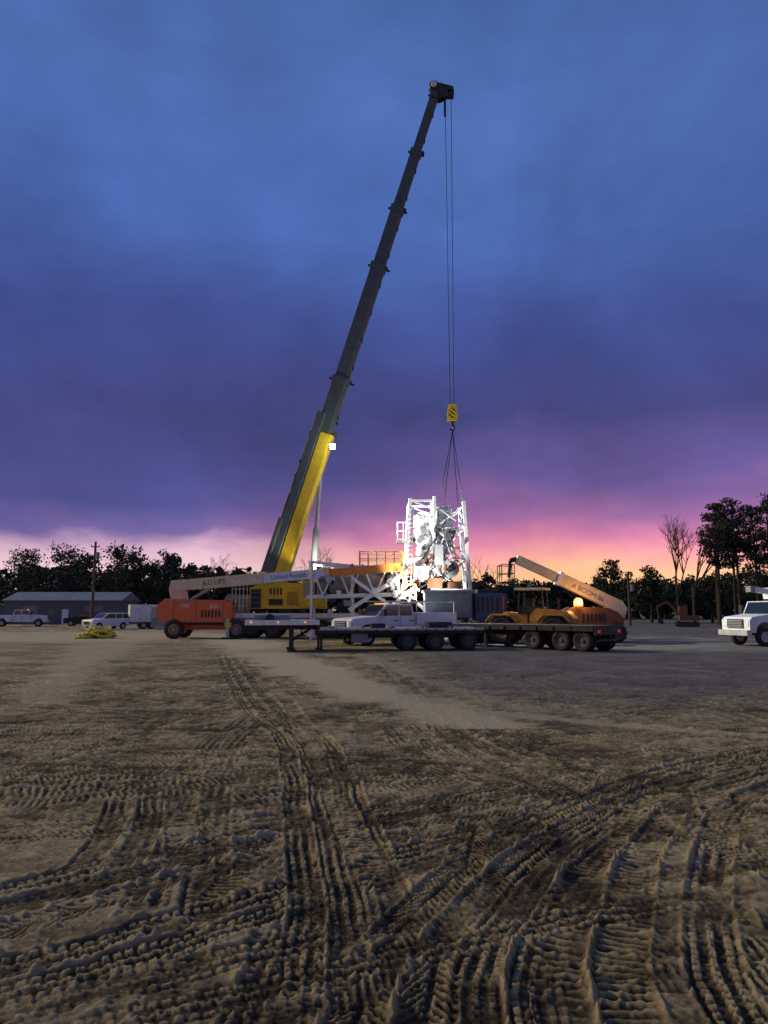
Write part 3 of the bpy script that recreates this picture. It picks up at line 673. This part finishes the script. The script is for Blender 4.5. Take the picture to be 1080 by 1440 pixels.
mb.b2(3.8, 4.95, 53.6, 53.7, 6.0, 9.2, 'grey'); mb.b2(4.9, 5.0, 53.5, 53.58, 6, 9.3, 'galv')
mb.prism([(3.75, 9.3), (4.7, 9.45), (4.9, 7.9), (4.3, 7.3), (3.8, 7.6)], 52.4, 53.2, 'galv')
mb.lathe([(.05, 9.0), (.45, 8.9), (.7, 8.6), (.7, 7.2), (.3, 6.0), (.28, 5.2)], (2.85, 52.6, 0), 'white', axis='z')
for zz in (8.6, 7.9, 7.25): mb.lathe([(.7, zz-.06), (.78, zz-.06), (.78, zz+.06), (.7, zz+.06)], (2.85, 52.6, 0), 'galv', axis='z')
mb.tube([Vector((2.85, 52.3, 8.8)), Vector((3.3, 52, 8.4)), Vector((3.6, 51.8, 7.2)), Vector((4.2, 51.9, 5.4))], .24, 'white', 12)
mb.tube([Vector((2.4, 51.8, 4.2)), Vector((2.4, 51.7, 6.4)), Vector((3.0, 51.7, 7.0))], .17, 'white', 12)
mb.cyl((4.6, 51.2, 4.8), (4.6, 54.2, 4.8), .6, 'grey', n=20)
mb.b2(2.1, 3.1, 51.0, 52.4, 4.1, 5.0, 'white'); mb.b2(3.5, 4.1, 51.0, 52.0, 5.1, 6.5, 'galv')
mb.b2(3.0, 4.0, 50.9, 51.4, 3.5, 4.2, 'rust'); mb.b2(4.4, 5.3, 50.9, 51.6, 3.5, 3.9, 'rust')
for zz in (6.9, 7.5, 8.1):
    mb.beam((.95, y0, zz), (1.85, y0, zz), .08, .08, 'white'); mb.beam((.95, y1-1, zz), (.95, y0, zz), .08, .08, 'white')
for xx in (.95, 1.35): mb.beam((xx, y0, 6.9), (xx, y0, 8.15), .08, .08, 'white')
mb.b2(.9, 2, y0, y1-1, 6.8, 6.85, 'galv')
for a in (-.18, .18): mb.beam((1.55+a, y0-.2, 1), (1.9+a, y0-.2, 9.2), .05, .05, 'galv')
for i in range(26): mb.beam((1.42+i*.0135, y0-.2, 1.2+i*.31), (1.78+i*.0135, y0-.2, 1.2+i*.31), .035, .035, 'galv')
for i in range(34):
    mb.box((R.uniform(1.8, 5.4), R.uniform(50.9, 52), R.uniform(3.4, 7.6)), (R.uniform(.1, .4), R.uniform(.1, .4), R.uniform(.1, .4)), R.choice(('white', 'galv', 'grey', 'dark', 'rust')), Matrix.Rotation(R.uniform(-.5, .5), 3, 'Y'))
for i in range(9): mb.tube([Vector((R.uniform(2, 5.4), 51.2, 3.5)), Vector((R.uniform(2, 5.4), 51.1, R.uniform(4.5, 6))), Vector((R.uniform(2, 5.4), 51.3, R.uniform(6, 9)))], .045, R.choice(('dark', 'galv')), 6)
mb.finish('steel_process_tower', bevel=.01)

# ------------------------------------------------------------------ conveyor truss / drum frame
mb = MB()
for yy in (51.2, 53.4):
    mb.beam((-5.3, yy, 2.9), (1.3, yy, 3.1), .18, .25, 'white'); mb.beam((-5.1, yy, 5.3), (1.2, yy, 4.7), .16, .2, 'white')
    for i in range(7):
        xa = -5.1+i*.9; mb.beam((xa, yy, 3.0 if i % 2 else 5.2), (xa+.9, yy, 5.1 if i % 2 else 3.0), .1, .12, 'white')
    for xx in (-5.0, -2.2, 1.0): mb.beam((xx, yy, 0), (xx, yy, 5.2), .16, .16, 'white')
for i in range(8): mb.beam((-5+i*.85, 51.2, 3), (-5+i*.85, 53.4, 3), .1, .1, 'white')
mb.beam((-2.4, 50.8, 2.0), (1.6, 50.8, 4.6), .2, .26, 'white'); mb.beam((-2.2, 50.6, 4.2), (1.0, 50.6, 1.9), .18, .22, 'white')
mb.beam((-.4, 50.5, 1.6), (2.2, 50.5, 3.6), .2, .24, 'white')
mb.cyl((-4.6, 52.3, 3.9), (.8, 52.3, 3.9), .75, 'grey', n=24)
for xx in (-4, -2, 0): mb.cyl((xx, 52.3, 3.9), (xx+.2, 52.3, 3.9), .83, 'dark', n=24)
mb.b2(-1.7, 1.3, 50.9, 53, 4.98, 5.06, 'galv')
for yy in (50.9, 53):
    for i in range(6): mb.beam((-1.7+i*.6, yy, 5.06), (-1.7+i*.6, yy, 6.0), .07, .07, 'yellow')
    for zz in (5.5, 6.0): mb.beam((-1.7, yy, zz), (1.3, yy, zz), .07, .07, 'yellow')
for xx in (-1.7, 1.3):
    for zz in (5.5, 6.0): mb.beam((xx, 50.9, zz), (xx, 53, zz), .06, .06, 'yellow')
for i in range(18): mb.box((R.uniform(-4.8, 1.6), R.uniform(50.2, 51), R.uniform(1.8, 4.2)), (R.uniform(.15, .6), .3, R.uniform(.1, .5)), R.choice(('white', 'galv', 'grey', 'dark')))
mb.finish('conveyor_truss', bevel=.01)

mb = MB(); mb.b2(2.6, 5.55, 47, 49.2, 1.5, 3.15, 'bluegrey'); mb.b2(2.5, 5.65, 46.9, 49.3, 3.15, 3.27, 'grey')
for i in range(6): mb.b2(2.65+i*.56, 2.71+i*.56, 46.96, 46.997, 1.55, 3.1, 'bluegrey')
for xx in (2.9, 5.2): mb.b2(xx-.15, xx+.15, 47.1, 49.1, 0, 1.5, 'dark')
mb.finish('steel_skid_box', bevel=.02)
mb = MB(); mb.b2(5.75, 7.7, 46.8, 48.9, .4, 3.05, 'navy'); mb.b2(5.9, 7.2, 47, 48.5, 3.05, 3.3, 'dark')
for i in range(5): mb.b2(5.85+i*.3, 6.0+i*.3, 46.76, 46.797, 1.9, 2.8, 'dark')
mb.b2(7.45, 7.52, 46.76, 46.795, .6, 2.9, 'reftape'); mb.b2(5.8, 7.6, 46.9, 48.8, 0, .4, 'dark')
mb.finish('diesel_generator', bevel=.03)

# ------------------------------------------------------------------ boom lifts
mb = MB(); Y0 = 54
for cx in (-14.8, -10.4):
    for sy in (-1, 1): mb.wheel((cx, Y0+sy*1.25, .66), .66, .5, 'tan')
    mb.beam((cx, Y0-1.1, .66), (cx, Y0+1.1, .66), .25, .25, 'dark')
mb.b2(-15.1, -10.2, Y0-.6, Y0+.6, .62, 1.05, 'orange')
mb.b2(-13.9, -11.2, Y0-1.1, Y0+1.1, .95, 1.2, 'dark')
tp = [(-15.4, 1.15), (-10.9, 1.15), (-10.7, 1.5), (-10.8, 2.5), (-11.4, 2.7), (-14.9, 2.78)]
mb.prism(tp, Y0-1.25, Y0-.35, 'orange'); mb.prism(tp, Y0+.35, Y0+1.25, 'orange')
mb.prism([(-16.0, 1.35), (-15.7, 1.15), (-14.9, 1.15), (-14.9, 2.75), (-15.5, 2.82), (-16.0, 2.4)], Y0-1.32, Y0+1.32, 'orange')
for i in range(6): mb.b2(-12.9+i*.24, -12.78+i*.24, Y0-1.28, Y0-1.253, 1.5, 2.0, 'dark')
mb.b2(-13.3, -13.27, Y0-1.262, Y0-1.251, 1.2, 2.65, 'dark'); mb.b2(-11.4, -11.37, Y0-1.262, Y0-1.251, 1.2, 2.6, 'dark')
mb.text('JLG', .38, (-12.3, Y0-1.265, 2.15), RX, 'white'); mb.text('1200', .3, (-14.4, Y0-1.265, 2.2), RX, 'white')
mb.prism([(-15.3, 2.5), (-14.2, 2.5), (-14.35, 3.3), (-14.8, 4.05), (-15.4, 4.15), (-15.55, 3.5)], Y0-.3, Y0+.3, 'cream')
a = Vector((-15.3, Y0, 3.75)); e = Vector((1.15, Y0-3.9, 4.9)); dxy = (e-a)
def bl(xv): t = (xv-a.x)/dxy.x; return a+dxy*t
b_ = bl(-8.6); c = bl(-3.9)
mb.beam(a, b_, .6, .76, 'cream'); mb.beam(bl(-9), c, .5, .64, 'truckwhite'); mb.beam(bl(-4.2), e, .4, .52, 'dorange')
for p, w_ in ((b_, .86), (c, .74)): mb.beam(p-dxy.normalized()*.15, p+dxy.normalized()*.15, .68, w_, 'cream')
dn = dxy.normalized(); nrm = dn.cross(Vector((0, 0, 1))).normalized(); upv = nrm.cross(dn).normalized()
Rt = Matrix((dn, upv, nrm)).transposed()
mb.text('JLG LIFT', .5, bl(-12.9)+nrm*.31-upv*.17, Rt, 'black'); mb.text('United Rentals', .46, bl(-7.9)+nrm*.26-upv*.15, Rt, 'blue')
mb.cyl((-14.2, Y0, 2.6), (-12.2, Y0-.7, 3.75), .13, 'rim')
mb.beam(e, e+Vector((.35, 0, -1.3)), .25, .25, 'dorange')
ex, ey, ez = e.x+.5, e.y, e.z-2.3
for zz in (0, .55, 1.1):
    for s_ in (-1, 1):
        mb.beam((ex-.45, ey+s_*.9, ez+zz), (ex+.45, ey+s_*.9, ez+zz), .05, .05, 'dorange'); mb.beam((ex+s_*.45, ey-.9, ez+zz), (ex+s_*.45, ey+.9, ez+zz), .05, .05, 'dorange')
for sx in (-1, 1):
    for s_ in (-1, 0, 1): mb.beam((ex+sx*.45, ey+s_*.9, ez), (ex+sx*.45, ey+s_*.9, ez+1.1), .05, .05, 'dorange')
mb.b2(ex-.45, ex+.45, ey-.9, ey+.9, ez-.05, ez, 'galv')
mb.finish('boom_lift', bevel=.03)

mb = MB(); Y0 = 47.5
for cx in (12.0, 14.4):
    for sy in (-1, 1): mb.wheel((cx, Y0+sy*1.15, .6), .6, .45, 'rimd')
mb.b2(11.6, 14.8, Y0-.6, Y0+.6, .55, .95, 'rust')
for s_ in (-1, 1): mb.prism([(11.3, 1.0), (14.8, 1.0), (14.9, 1.4), (14.5, 1.9), (13.9, 2.15), (11.9, 2.2), (11.3, 1.9)], Y0+s_*1.2, Y0+s_*.35, 'rust')
for i in range(6): mb.b2(12.3+i*.25, 12.42+i*.25, Y0-1.23, Y0-1.203, 1.3, 1.8, 'dark')
a = Vector((15.0, Y0, 2.2)); b_ = Vector((11.2, Y0, 4.0)); e = Vector((8.5, Y0, 5.25))
mb.beam(a, b_, .6, .78, 'cream'); mb.beam(b_, e, .46, .56, 'cream'); mb.beam(b_-(e-a).normalized()*.12, b_+(e-a).normalized()*.12, .68, .88, 'white')
mb.prism([(14.1, 2.1), (15.2, 1.5), (15.4, 2.1), (15.1, 2.6), (14.3, 2.7)], Y0-.32, Y0+.32, 'cream')
ang = math.atan2(a.z-b_.z, a.x-b_.x); mb.text('A BOOM 86', .42, (11.9, Y0-.31, 3.45), Matrix.Rotation(-ang, 3, 'Y') @ RX, 'blue')
mb.beam(e, e+Vector((-.4, 0, -.1)), .3, .3, 'dark'); mb.beam(e+Vector((-.4, 0, -.1)), e+Vector((-.5, 0, -1.2)), .18, .18, 'dark')
ex, ey, ez = e.x-.7, Y0, e.z-1.5
for zz in (0, .55, 1.1):
    for s_ in (-1, 1):
        mb.beam((ex-.4, ey+s_*.9, ez+zz), (ex+.4, ey+s_*.9, ez+zz), .05, .05, 'dark'); mb.beam((ex+s_*.4, ey-.9, ez+zz), (ex+s_*.4, ey+.9, ez+zz), .05, .05, 'dark')
for sx in (-1, 1):
    for s_ in (-1, 0, 1): mb.beam((ex+sx*.4, ey+s_*.9, ez), (ex+sx*.4, ey+s_*.9, ez+1.1), .05, .05, 'dark')
mb.b2(ex-.4, ex+.4, ey-.9, ey+.9, ez-.05, ez, 'dark')
mb.cyl((12.1, Y0-1.1, 2.0), (12.1, Y0-1.1, 2.25), .07, 'dark')
mb.lathe([(.27, 2.25), (.28, 2.5), (.24, 2.65), (.13, 2.74), (.01, 2.76)], (12.1, Y0-1.1, 0), 'beacon', axis='z'); mb.cyl((12.1, Y0-1.38, 2.35), (12.1, Y0-1.38, 2.6), .1, 'bulb')
mb.finish('boom_lift', bevel=.03)

# ------------------------------------------------------------------ wheel loader
mb = MB()
for cx in (-1.6, 1.5):
    for sy in (-1, 1): mb.wheel((cx, sy*1.05, .82), .82, .55, 'machy')
mb.prism([(-2.6, .8), (-.1, .8), (-.1, 1.7), (-.5, 2.1), (-2.3, 1.95), (-2.7, 1.5)], -.75, .75, 'machy')
mb.prism([(.1, .7), (2.4, .8), (2.5, 1.2), (1.4, 1.9), (.1, 1.8)], -.55, .55, 'machy')
for cx in (-1.6, 1.5):
    for sy in (-1, 1): mb.prism([(cx-1, 1.35), (cx-.6, 1.77), (cx+.6, 1.77), (cx+1, 1.35), (cx+.95, 1.3), (cx+.55, 1.67), (cx-.55, 1.67), (cx-.95, 1.3)], sy*.78, sy*1.35, 'machy')
for px_, py_ in ((-.9, -.6), (-.9, .6), (.6, -.6), (.6, .6)): mb.beam((px_, py_, 1.8), (px_*.9, py_, 3.2), .09, .09, 'dark')
mb.b2(-1.05, .8, -.75, .75, 3.2, 3.32, 'cream'); mb.b2(-.85, .55, -.6, .6, 1.8, 2.2, 'dark')
mb.b2(-.2, .3, -.25, .25, 2.2, 2.7, 'black'); mb.box((.0, 0, 2.6), (.5, .5, .12), 'black')
mb.cyl((-1.7, .3, 1.9), (-1.7, .3, 2.7), .07, 'dark')
for sy in (-1, 1): mb.beam((1.2, sy*.6, 1.8), (3.1, sy*.6, .7), .14, .3, 'machy')
mb.prism([(3.0, .15), (4.0, .1), (3.5, .35), (3.2, .9), (3.5, 1.4), (3.05, 1.3), (2.9, .7)], -1.35, 1.35, 'dark')
for i in range(6): mb.b2(-2.45+i*.3, -2.3+i*.3, -.775, -.753, 1.1, 1.6, 'dark')
mb.finish('wheel_loader', (8.9, 45.2, 0), D2R(155), .03)

# ------------------------------------------------------------------ flatbed trailers
mb = MB(); Lh = 11.9; k = 'deckal'; fr = 'dark'
mb.b2(0, 3.6, -1.28, 1.28, 1.38, 1.5, k); mb.b2(3.6, Lh, -1.28, 1.28, 1.0, 1.1, k)
mb.b2(3.5, 3.62, -1.28, 1.28, 1.05, 1.379, fr)
for sy in (-1, 1):
    mb.b2(0, 3.6, sy*1.282, sy*1.31, 1.28, 1.52, 'white'); mb.b2(3.6, Lh, sy*1.282, sy*1.31, 1.02, 1.12, 'galv')
    mb.b2(3.6, Lh, sy*1.2, sy*1.279, .86, .999, fr)
    mb.b2(0.1, 3.7, sy*.4, sy*.52, 1.05, 1.38, fr); mb.b2(3.7, Lh-.1, sy*.4, sy*.52, .62, 1.0, fr)
    for i in range(16): mb.b2(3.9+i*.5, 3.94+i*.5, sy*1.312, sy*1.35, .95, 1.1, fr)
    for i in range(3): mb.box((.3+i*1.3, sy*1.33, 1.42), (.07, .04, .05), 'ambmark')
    mb.b2(2.2, 2.36, sy*.95, sy*1.1, .12, 1.35, 'dark'); mb.b2(2.08, 2.48, sy*.85, sy*1.2, 0, .12, 'dark')
    mb.b2(3.65, 3.77, sy*.95, sy*1.07, .1, 1.0, 'dark'); mb.b2(3.55, 3.87, sy*.88, sy*1.14, 0, .1, 'dark')
    mb.beam((2.28, sy*1.0, .5), (3.2, sy*.45, 1.05), .06, .06, 'dark')
    mb.b2(5.2, 6.0, sy*.7, sy*1.15, .42, .85, 'grey')
mb.beam((2.28, -1, .6), (2.28, 1, .6), .07, .07, 'dark')
for i in range(19): mb.b2(.1+i*.6, .16+i*.6, -1.19, 1.19, (1.25 if i < 6 else .86), (1.37 if i < 6 else .99), fr)
mb.b2(-.08, 0, -1.28, 1.28, 1.3, 1.55, fr); mb.b2(-.1, -.082, -1.2, 1.2, 1.36, 1.42, 'reftape')
for cx in (8.0, 9.4, 11.1):
    for sy in (-1, 1):
        mb.wheel((cx, sy*1.08, .48), .48, .28, 'rimd', lugs=False); mb.wheel((cx, sy*.76, .48), .48, .28, 'rimd', lugs=False)
    mb.cyl((cx, -.9, .48), (cx, .9, .48), .09, 'dark')
mb.b2(Lh, Lh+.08, -1.28, 1.28, .85, 1.1, fr)
for i in range(5): mb.b2(4.2+i*1.5, 4.35+i*1.5, -1.1, 1.1, 1.102, 1.2, 'wood')
mb.b2(9.2, 10.4, -.6, .4, 1.1, 1.4, 'dark'); mb.b2(6.2, 6.9, -1.0, -.3, 1.1, 1.34, 'dark')
mb.cyl((1.2, -.4, 1.6), (1.2, .4, 1.6), .22, 'dark'); mb.b2(.4, 2.2, .2, 1.0, 1.502, 1.75, 'grey')
mb.finish('flatbed_trailer', (-6.9, 37.2, 0), D2R(9), .012)

mb = MB(); Lh = 10.0
mb.b2(0, Lh, -1.28, 1.28, 1.12, 1.24, 'wood')
for sy in (-1, 1):
    mb.b2(0, Lh, sy*1.282, sy*1.32, .98, 1.26, 'dark'); mb.b2(.1, Lh-.1, sy*.4, sy*.52, .7, 1.12, 'dark')
    for i in range(9): mb.b2(.7+i, .78+i, sy*1.322, sy*1.38, 1.0, 1.2, 'dark')
    mb.b2(3.2, 3.36, sy*.95, sy*1.1, .12, 1.1, 'dark'); mb.b2(3.1, 3.5, sy*.85, sy*1.2, 0, .12, 'dark')
    for i in range(3): mb.box((.4+i*4.2, sy*1.34, 1.05), (.06, .04, .05), 'redlamp')
for i in range(16): mb.b2(.2+i*.62, .28+i*.62, -1.25, 1.25, .95, 1.11, 'dark')
mb.b2(Lh, Lh+.1, -1.28, 1.28, .8, 1.26, 'dark'); mb.b2(Lh+.101, Lh+.11, -1.1, -.8, .9, 1.05, 'redlamp'); mb.b2(Lh+.101, Lh+.11, .8, 1.1, .9, 1.05, 'redlamp')
mb.beam((Lh, -1, .55), (Lh, 1, .55), .1, .1, 'dark')
for cx in (6.4, 8.1, 9.3):
    for sy in (-1, 1):
        mb.wheel((cx, sy*1.08, .52), .52, .28, 'rimd', lugs=False); mb.wheel((cx, sy*.76, .52), .52, .28, 'rimd', lugs=False)
    mb.cyl((cx, -.9, .5), (cx, .9, .5), .09, 'dark')
mb.finish('flatbed_trailer', (4.0, 43.9, 0), D2R(-46), .012)

# ------------------------------------------------------------------ bucket truck at right
mb = MB()
low = [(-.2, .75), (.5, .75)]+arch(1.35, .6, .75)+[(2.2, .75), (2.35, .9), (2.35, 1.45), (2.15, 1.62), (.95, 1.78), (-.9, 1.8), (-.9, .75)]
mb.prism(low, -1.1, 1.1, 'truckwhite')
mb.prism([(.95, 1.76), (.6, 2.5), (-.7, 2.55), (-.9, 1.76)], -1.0, 1.0, 'truckwhite')
for sy in (-1, 1):
    mb.prism([(.75, 1.82), (.48, 2.4), (-.1, 2.42), (-.1, 1.82)], sy*1.003, sy*1.02, 'glass'); mb.prism([(-.2, 1.82), (-.2, 2.42), (-.62, 2.43), (-.78, 1.82)], sy*1.003, sy*1.02, 'glass')
    mb.b2(-.18, -.15, sy*1.102, sy*1.108, .9, 1.78, 'black'); mb.b2(.75, .9, sy*1.15, sy*1.4, 1.75, 2.3, 'black')
    mb.b2(2.3, 2.37, sy*1.0, sy*.68, 1.1, 1.38, 'white'); mb.b2(-.8, .4, sy*1.0, sy*1.15, .55, .65, 'black')
    mb.b2(.2, 1.0, sy*1.102, sy*1.106, 1.3, 1.36, 'blue')
mb.add([(.965, -.92, 1.8), (.965, .92, 1.8), (.64, .88, 2.46), (.64, -.88, 2.46)], [(0, 1, 2, 3)], 'glass')
mb.b2(2.352, 2.4, -.62, .62, 1.0, 1.5, 'black'); mb.b2(2.3, 2.6, -1.15, 1.15, .6, .9, 'rim')
for i in range(5): mb.b2(2.402, 2.42, -.58, .58, 1.04+i*.09, 1.07+i*.09, 'rim')
mb.b2(-5.2, -1.0, -1.15, 1.15, 1.0, 2.0, 'truckwhite'); mb.b2(-5.2, 2.0, -.45, .45, .6, .85, 'black')
for i in range(5):
    for sy in (-1, 1): mb.b2(-5.1+i*.8, -4.4+i*.8, sy*1.152, sy*1.165, 1.1, 1.9, 'truckwhite')
for cx, sy in ((1.35, -1), (1.35, 1), (-3.6, -1), (-3.6, 1)): mb.wheel((cx, sy*.98, .52), .52, .32, lugs=False)
mb.cyl((-3.2, 0, 2.0), (-3.2, 0, 2.9), .32, 'white'); mb.beam((-3.4, 0, 2.6), (1.1, 0, 3.2), .26, .3, 'white'); mb.beam((-3.4, .4, 3.0), (-.6, .4, 3.3), .26, .28, 'white')
mb.box((1.2, 0, 3.2), (.3, .4, .34), 'grey'); mb.prism([(-1.2, 2.65), (-.5, 2.65), (-.45, 3.3), (-1.25, 3.3)], -.95, -.35, 'white')
mb.finish('bucket_truck', (22.2, 43.0, 0), D2R(180+15), .03)

mb = MB()
for sy in (-1, 1):
    mb.prism([(-1.3, .2), (-1.1, 0), (1.1, 0), (1.3, .2), (1.3, .45), (1.1, .62), (-1.1, .62), (-1.3, .45)], sy*.55, sy*1.0, 'dark')
mb.b2(-1.3, .9, -.85, .85, .75, 1.35, 'rust'); mb.prism([(-.1, 1.35), (.9, 1.35), (.8, 2.5), (-.1, 2.55)], -.8, .1, 'rust'); mb.prism([(0, 1.5), (.82, 1.5), (.72, 2.4), (0, 2.42)], -.815, -.803, 'glass')
mb.beam((.7, .4, 1.3), (2.2, .4, 3.0), .16, .26, 'rust'); mb.beam((2.2, .4, 3.0), (3.4, .4, 2.4), .15, .22, 'rust'); mb.beam((3.4, .4, 2.4), (3.2, .4, 1.0), .14, .2, 'rust')
mb.prism([(3.0, 1.1), (3.4, 1.0), (3.3, .4), (2.8, .3), (2.7, .6)], .1, .7, 'dark')
mb.finish('excavator', (36.5, 90, 0), D2R(165), .02)

# ------------------------------------------------------------------ lit site lamps, plus one added fill on the crane boom
def light_(name, typ, loc, en, col, rad=.15, tgt=None, ang=100):
    l = bpy.data.lights.new(name, typ); l.energy = en; l.color = col; l.shadow_soft_size = rad
    o = bpy.data.objects.new(name, l); scene.collection.objects.link(o); o.location = loc
    if tgt: aim(o, tgt)
    if typ == 'SPOT': l.spot_size = D2R(ang); l.spot_blend = .6
light_('boom_work_light', 'SPOT', (-3.6, 53.2, 14.0), 30000, (.9, 1, .96), .2, (3.7, 51.5, 6.5), 62)
light_('boom_work_light_glow', 'POINT', (-3.3, 52.5, 13.9), 110, (.85, 1, .95), .15)
light_('added_boom_fill', 'SPOT', (-4.7, 53.15, 4.5), 1100, (1, .95, .8), .1, (-6.3, 54.6, 8.5), 90)  # added spot, brightens the yellow boom from below
mb = MB()
for a in (0, 2.1, 4.2): mb.beam((0, 0, 1.1), (.7*math.cos(a), .7*math.sin(a), 0), .05, .05, 'dark')
mb.cyl((0, 0, 1), (0, 0, 2.5), .04, 'dark')
for sx in (-1, 1): mb.box((sx*.3, 0, 2.55), (.4, .12, .3), 'dark'); mb.box((sx*.3, .075, 2.55), (.34, .02, .24), 'lamp')
mb.beam((-.5, 0, 2.35), (.5, 0, 2.35), .05, .05, 'dark')
mb.finish('tripod_work_light', (1.6, 48.2, 0), D2R(-20))
light_('tripod_light', 'SPOT', (1.65, 48.4, 2.6), 4200, (1, .97, .88), .15, (3.2, 52.5, 6.8), 105)
light_('beacon_light', 'POINT', (12.1, 45.9, 2.75), 90, (1, .45, .1), .1)
